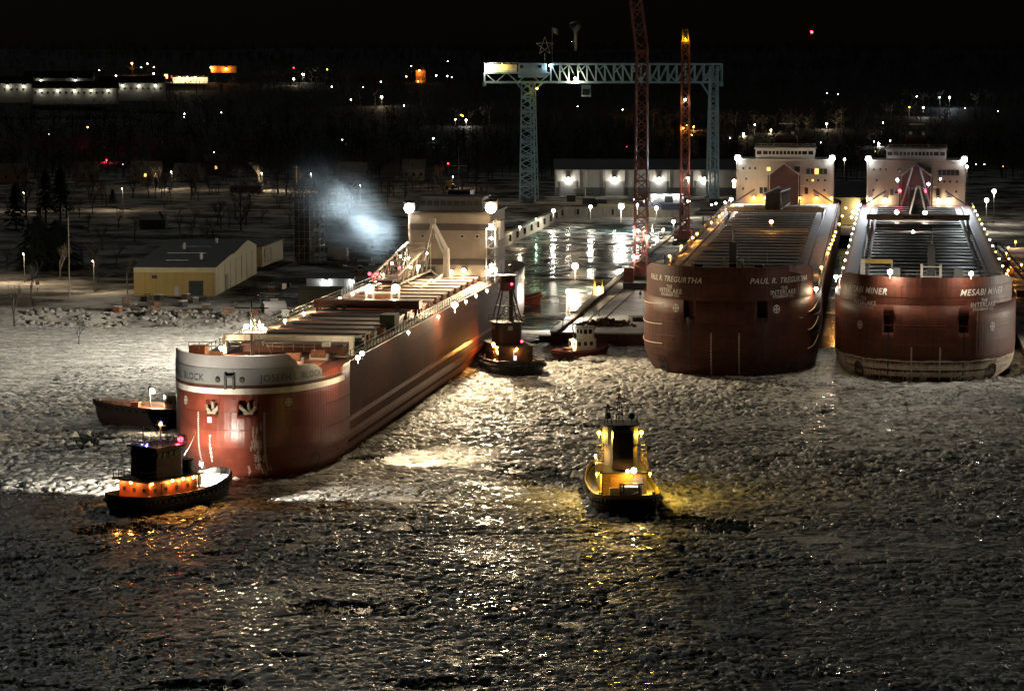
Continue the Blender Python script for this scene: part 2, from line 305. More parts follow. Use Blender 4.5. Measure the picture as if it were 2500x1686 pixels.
def ice_mat():
    m = bpy.data.materials.new('brash ice'); m.use_nodes = True; nt = m.node_tree; N = nt.nodes; L = nt.links; b = N['Principled BSDF']
    tc = N.new('ShaderNodeTexCoord'); n = []
    for s_, d_ in ((.42, 5), (2.4, 5), (7, 4)):
        q = N.new('ShaderNodeTexNoise'); q.inputs['Scale'].default_value = s_; q.inputs['Detail'].default_value = d_; q.inputs['Roughness'].default_value = .6; L.new(tc.outputs['Object'], q.inputs['Vector']); n.append(q)
    ge = N.new('ShaderNodeNewGeometry'); sx = N.new('ShaderNodeSeparateXYZ'); L.new(ge.outputs['Position'], sx.inputs[0])
    ad = N.new('ShaderNodeMath'); ad.operation = 'MULTIPLY_ADD'; L.new(n[1].outputs[0], ad.inputs[0]); ad.inputs[1].default_value = .35; L.new(sx.outputs[2], ad.inputs[2])
    rp = N.new('ShaderNodeValToRGB'); e = rp.color_ramp.elements; e[0].position = .10; e[0].color = (.010, .013, .013, 1); e[1].position = .40; e[1].color = (.80, .79, .75, 1)  # low ice near black: wet slush, plus gap shade put into colour
    k = rp.color_ramp.elements.new(.24); k.color = (.34, .345, .33, 1); L.new(ad.outputs[0], rp.inputs[0])
    mx = N.new('ShaderNodeMix'); mx.data_type = 'RGBA'; mx.blend_type = 'MULTIPLY'; mx.inputs[0].default_value = 1; mr = N.new('ShaderNodeMapRange'); mr.inputs[1].default_value = .35; mr.inputs[2].default_value = .65; mr.inputs[3].default_value = .42; L.new(n[0].outputs[0], mr.inputs[0]); L.new(rp.outputs[0], mx.inputs[6]); L.new(mr.outputs[0], mx.inputs[7]); L.new(mx.outputs[2], b.inputs['Base Color'])
    rr = N.new('ShaderNodeMapRange'); rr.inputs[1].default_value = .35; rr.inputs[2].default_value = .62; rr.inputs[3].default_value = .22; rr.inputs[4].default_value = .8; L.new(n[1].outputs[0], rr.inputs[0]); L.new(rr.outputs[0], b.inputs['Roughness'])
    bp = N.new('ShaderNodeBump'); bp.inputs['Strength'].default_value = .6; bp.inputs['Distance'].default_value = .1; L.new(n[2].outputs[0], bp.inputs['Height']); L.new(bp.outputs[0], b.inputs['Normal'])
    return m
def grid_mesh(name, X, Y, Z, keep=None):
    nx, ny = X.shape; idx = np.arange(nx * ny).reshape(nx, ny)
    q = np.stack([idx[:-1, :-1], idx[1:, :-1], idx[1:, 1:], idx[:-1, 1:]], -1).reshape(-1, 4)
    if keep is not None: q = q[keep(q, Z.ravel())]
    me = bpy.data.meshes.new(name); me.vertices.add(nx * ny); me.vertices.foreach_set('co', np.stack([X, Y, Z], -1).astype(np.float32).ravel())
    n = len(q); me.loops.add(n * 4); me.loops.foreach_set('vertex_index', q.astype(np.int32).ravel()); me.polygons.add(n)
    me.polygons.foreach_set('loop_start', np.arange(0, n * 4, 4, dtype=np.int32)); me.update(calc_edges=True); me.validate(); return me
ICE = ice_mat()
def sheet(x0, x1, y0, y1, dx, dy, name, ja):
    X, Y = np.meshgrid(np.arange(x0, x1 + dx / 2, dx), np.arange(y0, y1 + dy / 2, dy), indexing='ij'); Z = ice_h(X, Y, ja)
    return grid_mesh(name, X, Y, Z, lambda q, z: z[q].max(1) > -.16)
link('brash_ice', sheet(-69, 69, 226, 345, .18, .23, 'brash_ice', .11), ICE, kind='stuff')
link('brash_ice', sheet(-112, 108, 345, 560, .25, .34, 'brash_ice', .20), ICE, kind='stuff')
# thin clear shards added over the rubble to mirror the lamps as glitter
def shards(n, x0, x1, y0, y1, s0, s1, seed):
    r = np.random.default_rng(seed); x = r.uniform(x0, x1, n); y = r.uniform(y0, y1, n); k = vnoise(x, y, 14, 9, 41) + .35 * r.random(n) > .58; x, y = x[k], y[k]; n = len(x)
    z = np.maximum(ice_h(x, y, 0), -.1) + .09; a = r.uniform(0, 6.283, n); s = r.uniform(s0, s1, n); w = s * r.uniform(.35, .9, n); tx, ty = r.normal(0, .055, n), r.normal(0, .055, n); P = []
    for i, j in ((-1, -.8), (.9, -1), (1, .7), (.1, 1.1), (-.9, .8)):
        dx = i * s * np.cos(a) - j * w * np.sin(a); dy = i * s * np.sin(a) + j * w * np.cos(a); P.append(np.stack([x + dx, y + dy, z + dx * tx + dy * ty], -1))
    v = np.stack(P, 1).reshape(-1, 3); me = bpy.data.meshes.new('ice_shards'); me.from_pydata(v.tolist(), [], np.arange(n * 5).reshape(n, 5).tolist()); me.update(); return me
mSHARD = M('clear ice', (.20, .21, .21), .15, var=.3, scale=.7, spec=.6)
link('ice_shards', shards(15000, -58, 62, 228, 345, .10, .34, 51), mSHARD, kind='stuff')
link('ice_shards', shards(16000, -80, 100, 345, 480, .14, .42, 52), mSHARD, kind='stuff')
# thin drifting ice and snow on the dock basin
uu, vv_ = np.meshgrid(np.arange(-108.5, -62, .7), np.arange(520, 927, .9), indexing='ij')
XX = uu * HC + vv_ * HS; YY = -uu * HS + vv_ * HC
st = vnoise(uu, vv_, 9, 4, 21) * .6 + vnoise(uu, vv_, 3, 1.6, 22) * .4
hh = st - .61 - .09 * sm(vv_, 560, 620) * (1 - sm(vv_, 850, 890)) + .50 * sm(vv_, 890, 922) + .22 * np.exp(-((vv_ - 805) / 10) ** 2) + .20 * np.exp(-((vv_ - 770) / 7) ** 2) * sm(-uu, 85, 105) + .24 * np.exp(-((vv_ - 536) / 7) ** 2)
link('drift_ice', grid_mesh('drift_ice', XX, YY, np.clip(hh * .9, -.3, .35), lambda q, z: z[q].max(1) > 0), ICE, kind='stuff')
# ---- land: one sheet from the quays to the hills; cells that are harbour are left out
QZ = 2.2
def land_z(u, v):
    z = np.interp(v, [0, 700, 1120, 1350, 1600, 1950, 2400, 2900, 3300, 4600], [QZ, QZ, 3.4, 6, 13, 26, 42, 58, 63, 55])
    roll = (vnoise(u + 3000, v, 160, 140, 31) - .5) * 9 * sm(v, 1250, 2000) + (vnoise(u + 3000, v, 22, 20, 32) - .5) * .9 * sm(v, 560, 700) * (1 - sm(u, -118, -112))
    shore = -2.6 * (1 - sm(v, 531, 546)) * (1 - sm(u, -122, -118))
    return z + roll + shore
ul = np.unique(np.concatenate([np.arange(-1500, -400, 50), np.arange(-400, -110, 5), [-110, -62, -42.3, 26.5], np.arange(-105, 120, 6.), np.arange(120, 1500, 40)]))
vl = np.unique(np.concatenate([np.arange(440, 600, 5.), [528, 513.5, 928, 806], np.arange(600, 1200, 10.), np.arange(1200, 4700, 50)]))
U, V = np.meshgrid(ul, vl, indexing='ij'); Zl = land_z(U, V)
uc = (U[:-1, :-1] + U[1:, 1:]) / 2; vc = (V[:-1, :-1] + V[1:, 1:]) / 2
isl = ((uc < -110) & (vc > 528)) | ((uc > -110) & (uc < -62) & (vc > 928)) | ((uc > -62) & (uc < -42.3) & (vc > 513.5)) | ((uc > -42.3) & (uc < 26.5) & (vc > 806)) | ((uc > 26.5) & (vc > 475))
def snow_ground():
    m = bpy.data.materials.new('snowy ground'); m.use_nodes = True; nt = m.node_tree; N = nt.nodes; L = nt.links; b = N['Principled BSDF']; b.inputs['Roughness'].default_value = .8
    tc = N.new('ShaderNodeTexCoord'); n1 = N.new('ShaderNodeTexNoise'); n1.inputs['Scale'].default_value = .06; n1.inputs['Detail'].default_value = 8; n1.inputs['Roughness'].default_value = .7; L.new(tc.outputs['Object'], n1.inputs['Vector'])
    rp = N.new('ShaderNodeValToRGB'); e = rp.color_ramp.elements; e[0].position = .42; e[0].color = (.05, .045, .036, 1); e[1].position = .60; e[1].color = (.50, .48, .45, 1); L.new(n1.outputs[0], rp.inputs[0])
    ge = N.new('ShaderNodeNewGeometry'); sx = N.new('ShaderNodeSeparateXYZ'); L.new(ge.outputs['Position'], sx.inputs[0]); wd = N.new('ShaderNodeMapRange'); wd.inputs[1].default_value = 1140; wd.inputs[2].default_value = 1260; L.new(sx.outputs[1], wd.inputs[0])
    mw = N.new('ShaderNodeMix'); mw.data_type = 'RGBA'; L.new(wd.outputs[0], mw.inputs[0]); L.new(rp.outputs[0], mw.inputs[6]); mw.inputs[7].default_value = (.026, .026, .027, 1); L.new(mw.outputs[2], b.inputs['Base Color'])      # snow darkened in colour so the hill reads unlit
    n2 = N.new('ShaderNodeTexNoise'); n2.inputs['Scale'].default_value = .8; n2.inputs['Detail'].default_value = 6; L.new(tc.outputs['Object'], n2.inputs['Vector'])
    b.inputs['Specular IOR Level'].default_value = .02; rr = N.new('ShaderNodeMapRange'); rr.inputs[1].default_value = .4; rr.inputs[2].default_value = .6; rr.inputs[3].default_value = .72; rr.inputs[4].default_value = .98; L.new(n2.outputs[0], rr.inputs[0]); L.new(rr.outputs[0], b.inputs['Roughness'])
    bp = N.new('ShaderNodeBump'); bp.inputs['Strength'].default_value = .5; bp.inputs['Distance'].default_value = .3; L.new(n2.outputs[0], bp.inputs['Height']); L.new(bp.outputs[0], b.inputs['Normal']); return m
link('ground', grid_mesh('ground', U * HC + V * HS, -U * HS + V * HC, Zl, lambda q, z: isl.ravel()), snow_ground(), kind='structure')
mPIER = M('packed snow on the pier', (.48, .45, .39), .5, var=.55, scale=.14, bump=.5)
MB().add([H(-61.6, 513.8, QZ + .012), H(-42.7, 513.8, QZ + .012), H(-42.7, 805, QZ + .012), H(-61.6, 805, QZ + .012)], [(0, 1, 2, 3)]).build('pier_surface', mPIER, kind='structure')
def gz(X, Y): u, v = toH((X, Y)); return float(land_z(np.array(u), np.array(v)))
# ---- quay and dock walls, each panel a piece of its own
def quay(name, a, b, top, n, mat, label, bottom=-3.0, thick=1.2, cap=True, fender=0):
    a, b = Vector(a), Vector(b); t = thing(name, label, 'wall', (a.x, a.y, 0)); d = (b - a); Lh = d.length; rz = math.atan2(d.y, d.x); t.rotation_euler.z = rz; w = Lh / n
    for i in range(n):
        bx('wall_panel', ((i + .5) * w, 0, (top + bottom) / 2), (w - .12, thick + (.10 if i % 2 else 0), top - bottom), mat, t)
    if cap: bx('wall_cap', (Lh / 2, 0, top + .14), (Lh, thick + .5, .28), mCONC, t)
    for i in range(fender): bx('fender', ((i + .5) * Lh / fender, -thick / 2 - .35, top - 1.4), (.7, .6, 1.9), mBLACK, t)
    return t
quay('dock_wall', H(-109.6, 700), H(-109.6, 928.6), 3.4, 24, mCONC, 'long concrete side wall of the flooded dock, beyond the laden ship', fender=14)
quay('dock_wall', H(-110, 928.6), H(-62, 928.6), 3.4, 10, mCONC, 'concrete end wall of the flooded dock below the white hall', fender=4)
quay('quay_wall', H(-62.2, 928), H(-62.2, 513.5), 2.4, 40, mCONC, 'concrete edge wall of the pier facing the dock basin')
quay('quay_wall', H(-62.8, 513.2), H(-42, 513.2), 2.3, 8, mRUST, 'dark sheet pile end wall of the snowy pier')
quay('quay_wall', H(-42.4, 513.5), H(-42.4, 806), 2.2, 24, mRUST, 'pier edge wall alongside the dark red ship')
quay('quay_wall', H(26.7, 806), H(26.7, 475), 2.2, 24, mRUST, 'quay wall on the far right beside the light banded ship')
quay('quay_wall', H(-110.2, 528), H(-110.2, 700), 2.3, 16, mRUST, 'low sheet pile quay behind the ship with the grey bow')
# ---- boulders of the left shore
mROCK = M('shore stone', (.20, .19, .17), .85, var=.5, scale=.8, bump=.6)
rk = []
for k in range(4):
    m = MB(); m.ball((0, 0, 0), 1, 7, 5); m.v = [tuple(c * random.uniform(.75, 1.2) for c in p) for p in m.v]; me = m.mesh('stone'); me.materials.append(mROCK if k else M('snowy stone', (.30, .29, .28), .85, var=.5, scale=.6)); rk.append(me)
ripr = thing('stone_embankment', 'band of snow dusted boulders along the left shore', 'embankment', G(250, 810, .6))
ro = ripr.location.copy()
for i in range(290):
    px = random.uniform(-20, 640); t = random.random(); p = H(0, 0)
    u0 = toH(G(px, 812))[0]; q = H(u0, random.uniform(530, 548)); s = random.uniform(.3, .95)
    o = link('stone', rk[i % 4], None, ripr, (q.x - ro.x, q.y - ro.y, gz(q.x, q.y) + .15 * s - ro.z)); o.scale = (s, s * random.uniform(.7, 1), s * .7); o.rotation_euler = (random.uniform(-.4, .4), random.uniform(-.4, .4), random.uniform(0, 6))
# ================================================================= THE THREE LAKE FREIGHTERS
class Hull:
    def __init__(s, L, B, Le, zd, nx=2.3, ny=2.0, fk=4., wk=2., zc=5., Ls=22, bt=.72):
        s.L, s.B, s.Le, s.zd, s.nx, s.ny, s.fk, s.wk, s.zc, s.Ls, s.bt = L, B, Le, zd, nx, ny, fk, wk, zc, Ls, bt; s.c = {}
    def half(s, z):
        k = round(z, 2)
        if k in s.c: return s.c[k]
        t = max(0., (s.zc - z) / s.zc) ** 2; y0 = s.fk * t; b = s.B / 2 - s.wk * t; P = []
        for i in range(41):
            a = math.pi / 2 * i / 40; P.append((b * math.sin(a) ** (2 / s.nx), y0 + s.Le * (1 - math.cos(a) ** (2 / s.ny))))
        ye = s.L - s.Ls; ys = y0 + s.Le
        for i in range(1, 25): P.append((b, ys + (ye - ys) * i / 24))
        for i in range(1, 13):
            a = math.pi / 2 * i / 12; P.append((b * (s.bt + (1 - s.bt) * math.cos(a)), ye + s.Ls * math.sin(a)))
        P = np.array(P); d = np.concatenate([[0], np.cumsum(np.hypot(*np.diff(P, axis=0).T))]); s.c[k] = (P, d); return P, d
    def surf(s, q, z, off=0.0):
        P, d = s.half(z); a = abs(q); x = np.interp(a, d, P[:, 0]); y = np.interp(a, d, P[:, 1])
        e = .35; x1, y1 = np.interp(a + e, d, P[:, 0]), np.interp(a + e, d, P[:, 1]); x0, y0 = np.interp(max(0, a - e), d, P[:, 0]), np.interp(max(0, a - e), d, P[:, 1])
        if a < e: x0 = -x0 if a == 0 else -(np.interp(e - a, d, P[:, 0])); 
        tx, ty = x1 - x0, y1 - y0; n = math.hypot(tx, ty) or 1; sg = 1 if q >= 0 else -1
        return (sg * (x + off * ty / n), y - off * tx / n, z)
    def mesh(s, zs, name, mat, parent, cuts=()):
        m = MB(); rings = []
        for z in zs:
            P, _ = s.half(z); rings.append([(x, y, z) for x, y in P] + [(-x, y, z) for x, y in P[::-1][:-1]])
        m.loft(rings, True, True); me = m.mesh(name, True)
        for p in me.polygons:
            if len(p.vertices) > 4: p.use_smooth = False
        o = link(name, me, mat, parent)
        if cuts:
            cs = []
            for c in cuts:
                k = c.build('cutter', mBLKP); cs.append(k); md = o.modifiers.new('b', 'BOOLEAN'); md.object = k; md.operation = 'DIFFERENCE'; md.solver = 'EXACT'
                k.parent = parent
            bpy.context.view_layer.update()
            nm = bpy.data.meshes.new_from_object(o.evaluated_get(bpy.context.evaluated_depsgraph_get())); o.modifiers.clear(); o.data = nm; nm.name = name
            for k in cs: bpy.data.objects.remove(k)
        return o
    def strip(s, name, q0, q1, z0, z1, off, mat, parent, nq=40, nz=3, thick=0, **tags):
        m = MB(); f = lambda a, b: b(a) if callable(b) else b
        for o_ in ((off,) if not thick else (off, off - thick)):
            rings = []
            for j in range(nz + 1): rings.append([s.surf(q0 + (q1 - q0) * i / nq, f(q0 + (q1 - q0) * i / nq, z0) * (1 - j / nz) + f(q0 + (q1 - q0) * i / nq, z1) * (j / nz), o_) for i in range(nq + 1)])
            m.loft(rings, False)
        if thick:
            n = (nq + 1) * (nz + 1); t = nz * (nq + 1)
            m.f += [(t + i, t + i + 1, n + t + i + 1, n + t + i) for i in range(nq)]
            for e in (0, nq): m.f += [(j * (nq + 1) + e, (j + 1) * (nq + 1) + e, n + (j + 1) * (nq + 1) + e, n + j * (nq + 1) + e) for j in range(nz)]
        return m.build(name, mat, parent, smooth=not thick, **tags)
    def text(s, body, q, z, size, mat, parent, shear=0, spacing=1.0, bold=.012, off=.06, slope=0.0, name='name_lettering'):
        vv, ff = text_mesh(body, size, shear, spacing, bold); m = MB()
        m.add([s.surf(q + a, z + b + slope * a, off) for a, b in vv], ff); return m.build(name, mat, parent)
    def pocket(s, q, z0, z1, w, depth=2.2):
        a = Vector(s.surf(q, (z0 + z1) / 2)); b = Vector(s.surf(q, (z0 + z1) / 2, -1)); d = (b - a); rz = math.atan2(d.y, d.x) - math.pi / 2
        c = a + d * (depth / 2 - .8); return MB().box((c.x, c.y, (z0 + z1) / 2), (w, depth, z1 - z0), rz), a, rz
    def wheel(s, q, z, r, parent):                            # the round white thruster mark with its cross
        m = MB(); f = lambda a, b: s.surf(q + a, z + b, .05); n = 20
        P = [f(r * k * math.cos(2 * math.pi * i / n), r * k * math.sin(2 * math.pi * i / n)) for k in (.74, 1) for i in range(n)]
        m.add(P, [(i, (i + 1) % n, n + (i + 1) % n, n + i) for i in range(n)])
        for dx, dy in ((1, 0), (0, 1)):
            w = r * .2; m.add([f(-r * .8 * dx - w * dy, -r * .8 * dy - w * dx), f(r * .8 * dx - w * dy, r * .8 * dy - w * dx), f(r * .8 * dx + w * dy, r * .8 * dy + w * dx), f(-r * .8 * dx + w * dy, -r * .8 * dy + w * dx)], [(0, 1, 2, 3)])
        return m.build('thruster_mark', mLETW, parent)
    def marks(s, q, z0, z1, parent, n=22):
        m = MB()
        for i in range(n):
            z = z0 + (z1 - z0) * i / (n - 1); m.add([s.surf(q - .14, z - .07, .05), s.surf(q + .14, z - .07, .05), s.surf(q + .14, z + .07, .05), s.surf(q - .14, z + .07, .05)], [(0, 1, 2, 3)])
        return m.build('draft_marks', mLETW, parent)
    def seams(s, levels, q0, q1, parent, mat, nq=60):
        m = MB()
        for z in levels:
            rings = [[s.surf(q0 + (q1 - q0) * i / nq, z + dz, o_) for i in range(nq + 1)] for dz, o_ in ((-.05, .0), (-.03, .045), (.03, .045), (.05, .0))]
            m.loft(rings, False)
        return m.build('weld_seam', mat, parent)
def toL(ship, p): return ship.matrix_world.inverted() @ Vector(p)
def anchor(parent, a, rz, z):
    t = link('anchor', None, None, parent, (a.x, a.y, z), rz); m = MB(); mm = M('anchor iron', (.30, .25, .18), .7, var=.5, scale=2, bump=.4)
    m.bar((0, .35, -.5), (0, .2, .75), .3); m.bar((-.95, .1, .05), (0, .0, -.75), .42); m.bar((.95, .1, .05), (0, .0, -.75), .42); m.box((0, .05, -.75), (1.3, .5, .4)); m.ball((-.95, .1, .15), .3, 7, 5); m.ball((.95, .1, .15), .3, 7, 5)
    m.build('anchor_fluke', mm, t); return t
def lattice(name, parent, p0, p1, w0, w1, bays, mat, r=.12, h0=None, h1=None, face=None, chord='boom_chord', lace='boom_lacing'):
    """a four-chord lattice member, every chord and lacing bar a piece of its own"""
    p0, p1 = Vector(p0), Vector(p1); d = (p1 - p0).normalized(); s = Vector(face) if face else (Vector((0, 0, 1)).cross(d).normalized() if abs(d.z) < .95 else Vector((1, 0, 0))); s = (s - d * s.dot(d)).normalized(); t = d.cross(s)
    h0 = h0 or w0; h1 = h1 or w1
    def K(f, i): w = (w0 + (w1 - w0) * f) / 2; h = (h0 + (h1 - h0) * f) / 2; a, b = ((-1, -1), (1, -1), (1, 1), (-1, 1))[i]; return p0.lerp(p1, f) + s * (a * w) + t * (b * h)
    for i in range(4): beam(chord, K(0, i), K(1, i), r * 1.7, mat, parent)
    for b in range(bays):
        f, g = b / bays, (b + 1) / bays
        for i in range(4):
            k = (i + 1) % 4; beam(lace, K(f, i if b % 2 else k), K(g, k if b % 2 else i), r, mat, parent)
            if b % 2 == 0: beam(lace, K(f, i), K(f, k), r, mat, parent)
    return K
def windows(parent, wins, y, mat=mGLASS, frame=mGALV, lit=()):
    for i, (x, z, w, h) in enumerate(wins):
        o = bx('window_frame', (x, y - .03, z), (w + .22, .1, h + .22), frame, parent)
        bx('window_pane', (0, -.045, 0), (w, .06, h), LITW if i in lit else mat, o)
LITW = E('lit window', (1, .6, .15), 1.6)
def laker(name, label, stem, ang, seed, dark, cream):
    t = thing(name, label, 'ship', stem, -ang, 'ore freighters in the harbour'); bpy.context.view_layer.update()
    rnd = random.Random(seed); hp = Hull(345, 31.6, 24, 13.6, nx=2.5, ny=2.1, fk=3.0, wk=1.2, zc=5)
    P = seed == 1
    zp = (10.5, 13.4) if P else (8.6, 11.5)
    pk = [hp.pocket(q, *zp, 1.9) for q in (-6.5, 6.5)]
    hm = mREDD if P else mREDM
    hp.mesh([-2, 0, 1, 2.2, 3.6, 5, 7.8, 10.6, 13.6], 'hull', hm, t, [k[0] for k in pk])
    bpy.context.view_layer.update()
    for c, a, rz in pk[:1] if P else pk[1:]: pass
    ztop = 19.2 if P else 18.1
    hp.strip('bulwark', -22, 22, 13.4, lambda q: ztop - (max(0, abs(q) - 18) * .25), .02, hm, t, 50, 4, .35)
    hp.strip('bulwark_knuckle', -20.5, 20.5, 15.95 if P else 14.72, 16.15 if P else 14.86, .10, hm, t, 50, 2)
    hp.seams([3.2, 6.6, 9.9], -40, 60, t, hm)
    zt = (16.8, 15.5, 14.75, 14.05) if P else (15.5, 14.1, 13.35, 12.6)
    for sg in (-1, 1):
        q = sg * 11.2 if P else (10.9 if sg > 0 else -12.2)
        hp.text('PAUL R. TREGURTHA' if P else 'MESABI MINER', q, zt[0], 1.35 if P else 1.5, mLETW, t, .28, 1.12, .02)
        for s_, z_, sz in (('THE', zt[1], .8), ('INTERLAKE', zt[2], 1.12), ('STEAMSHIP CO.', zt[3], .68)): hp.text(s_, q - sg * .2, z_, sz, mLETW, t, 0, 1.1, .012, name='company_lettering')
        hp.wheel(sg * (9.3 if P else 13.), 11.9 if P else 9.5, .75, t)
        hp.marks(sg * 2.4, .5, 7.8 if P else 6.2, t, 30)
        a = hp.surf(sg * 16.5, 1.7, .1); m = MB(); n = 16            # thruster tunnel: ring and grating
        for i in range(n):
            a0, a1 = 2 * math.pi * i / n, 2 * math.pi * (i + 1) / n
            m.add([hp.surf(sg * 13.5 + 1.3 * r_ * math.cos(b), 1.6 + 1.3 * r_ * math.sin(b), o_) for b in (a0, a1) for r_, o_ in ((1, .03), (1.18, .12))], [(0, 1, 3, 2)])
        m.build('thruster_ring', hm, t)
        m = MB(); m.add([hp.surf(sg * 13.5 + 1.3 * math.cos(2 * math.pi * i / n), 1.6 + 1.3 * math.sin(2 * math.pi * i / n), .05) for i in range(n)], [tuple(range(n))]); dk = m.build('thruster_opening', mBLKP, t)
        for i in range(-2, 3): beam('grating_bar', hp.surf(sg * 13.5 + i * .45, .6, .1), hp.surf(sg * 13.5 + i * .45, 2.6, .1), .09, mSTEEL, t)
        # dark run-off line below each anchor pocket
        hp.strip('rust_run', sg * 6.5 - .14, sg * 6.5 + .14, .1, zp[0], .045, mBLKP, t, 2, 6)
        k = pk[0 if sg < 0 else 1]; c = Vector(hp.surf(sg * 6.5, zp[0] + .1, -.5))
    if not P: hp.strip('scraped_band', -60, 60, -.2, lambda q: 4.0 + .08 * math.sin(q * .7) + .05 * math.sin(q * 2.3), .03, mTAN, t, 160, 3)
    # deck
    bx('deck_plating', (0, 185, 13.66), (29.5, 290, .08), mSNOWDK if P else mDECK, t)
    n = 27
    for i in range(n):
        y = 40 + i * 9.2
        if P and i in (0,): continue
        o = bx('hatch_cover', (0, y, 14.55), (20.4, 5.2, .34), mHATCHP if P else mHATCHD, t); bx('hatch_coaming', (0, 0, -.47), (20.1, 4.8, .78), mBLKP, o)  # near-black coamings put the dark of the gaps into the colour
        bx('hatch_snow_strip', (0, -2.35, .22), (20.4, .5, .12), mSNOW, o)  # strip of edge snow, added to draw a bright line per hatch
    yc = 237 if P else 210                                      # travelling hatch crane
    hc = link('hatch_crane', None, None, t, (0, yc, 0)); bx('crane_beam', (0, 0, 16.1), (25, 1.8, 1.3), mGALV if P else mLGREY, hc)
    for x in (-12, 12):
        for y in (-1.4, 1.4): beam('crane_leg', (x, y, 13.7), (x, y * .5, 15.5), .4, mGALV, hc)
    vv, ff = text_mesh('PAUL R. TREGURTHA' if P else 'MESABI MINER', .95, 0, 1.2, .02)
    MB().add([(a, -.94, 16.05 + b) for a, b in vv], ff).build('crane_lettering', mLETD, hc)
    # side gear: railings, deck pipe
    for sg in (-1, 1):
        rail('railing', [(sg * 15.4, y, 13.7) for y in (26, 300)], 1.1, mGALV, t, .05, 3.4)
        bx('deck_pipe', (sg * 12.4, 165, 14.3), (.35, 255, .35), mSTEEL, t)
    # bow gear behind the bulwark
    mast = link('bow_mast', None, None, t, (.8, 9.5, 13.7))
    bx('mast_column', (0, 0, 4.6), (1.3, 1.3, 9.2), mSTEEL, mast); MB().tube((0, 0, 9.2), (0, 0, 12.3), .16, .06, 6).build('mast_top', mSTEEL, mast)
    for x in (-1.6, 1.6): bx('mast_stay_post', (x, 0, 3.9), (.42, .42, 5.0 if P else 4.2), mWHITE, mast)
    for z in (2.2, 3.9, 5.6): bx('mast_rung', (0, -.75, z), (3.2, .14, .14), mWHITE, mast)
    for x, w, h in ((-5.2, 1.5, 5.4), (5.4, 1.5, 5.4)): bx('vent_house', (x, 9, 13.7 + h / 2), (w, 1.6, h), mGREY if not P else mSTEEL, t)
    for sg in (-1, 1):
        wz = link('windlass', None, None, t, (sg * 4, 15, 13.7)); MB().tube((-1.2, 0, .9), (1.2, 0, .9), .8, n=12).build('drum', mSTEEL, wz); bx('windlass_frame', (0, 0, .5), (2.9, 1.4, .9), mDECK, wz)
    rail('bow_railing', [(-13, 13, ztop - 1), (13, 13, ztop - 1)], 1.2, mGALV, t, .05, 1.6)
    if not P:
        yb = link('yellow_hoist', None, None, t, (-8.3, 12, 13.7)); bx('hoist_beam', (0, 0, 6.2), (5.0, .5, .7), mYEL, yb); bx('hoist_post', (-2.6, 0, 3.3), (.8, .8, 6.6), mWHITE, yb); bx('hoist_post', (2.4, 0, 3.1), (.3, .3, 6.2), mWHITE, yb)
    else:
        for x in (3.4, 6.6): bx('ladder_cage', (x, 13, 18.8), (.12, .12, 4), mWHITE, t)
    # accommodation block aft
    hy = 308; S = .01936; Z = lambda y: 26.1 - (y - 650) * S; X = lambda x: (x - 1062) * S
    hs = link('deckhouse', None, None, t, (0, hy, 0)); bx('house_wall', (0, 8, 19.85), (27.4, 16, 12.5), cream, hs)
    bx('house_roof_edge', (0, 7.9, 26.2), (27.9, 16.6, .3), mWHITE, hs)
    sm_ = [(455, 775), (550, 775), (630, 775), (500, 930), (455, 1075), (1390, 945), (1470, 945), (1550, 945), (1648, 945), (1380, 1090), (1640, 1090)]
    windows(hs, [(X(x), Z(y), .55, .6) for x, y in sm_], 0, lit=(6,) if P else ())
    windows(hs, [(X(1402 + i * 62), Z(815), 1.05, 1.55) for i in range(5)], 0, lit=(2,) if P else ())
    windows(hs, [(X(720), Z(1100), .95, 1.8), (X(782), Z(1100), .95, 1.8), (X(1380), Z(1100), .95, 1.8)], 0)
    windows(hs, [(X(826), Z(785), 1.0, 1.0), (X(1240), Z(785), 1.6, 1.6)], 0, lit=(0,) if P else ())
    ph = link('pilothouse', None, None, t, (0, hy + 1, 0)); bx('pilothouse_wall', (0, 4, 27.7), (16.7, 9, 3.0), mWHITE, ph); bx('pilothouse_roof', (0, 3.7, 29.35), (17.4, 10, .3), mWHITE, ph)
    xs = [-7.3, -5.55, -4.25, -3.2, -2.15, -1.1, -.05, 1.0, 2.05, 3.1, 4.15, 5.5, 7.25]
    windows(ph, [(x, 28.1, 1.35 if abs(x) > 5 else .78, 1.0) for x in xs], -.5, frame=mWHITE)
    rail('roof_railing', [(-8.4, -1, 29.5), (8.4, -1, 29.5), (8.4, 8, 29.5)], 1.1, mGALV, ph, .05, 1.6)
    fn = link('funnel', None, None, t, (0, hy + 13, 0)); MB().prism([(-3.3, -3), (3.3, -3), (3.3, 3), (-3.3, 3)], 26, 32.6, .86).build('funnel_casing', mDECK, fn); bx('funnel_band', (0, 0, 31.2), (6.3, 5.8, 1), mREDM, fn)
    mm = link('radar_mast', None, None, t, (0, hy + 6, 29.5)); MB().bar((-1.2, 0, 0), (0, 0, 5.2), .25).bar((1.2, 0, 0), (0, 0, 5.2), .25).tube((0, 0, 5), (0, 0, 6.6), .12).build('mast_legs', mSTEEL, mm); bx('radar_scanner', (0, 0, 6.7), (4.0, .3, .3), mWHITE, mm); MB().ball((-1.6, 0, 4.2), .5).ball((2.0, 0, 4.1), .5).build('radome', mWHITE, mm); MB().box((0, 0, 3.4), (4.4, .5, .2)).build('mast_crosstree', mSTEEL, mm)
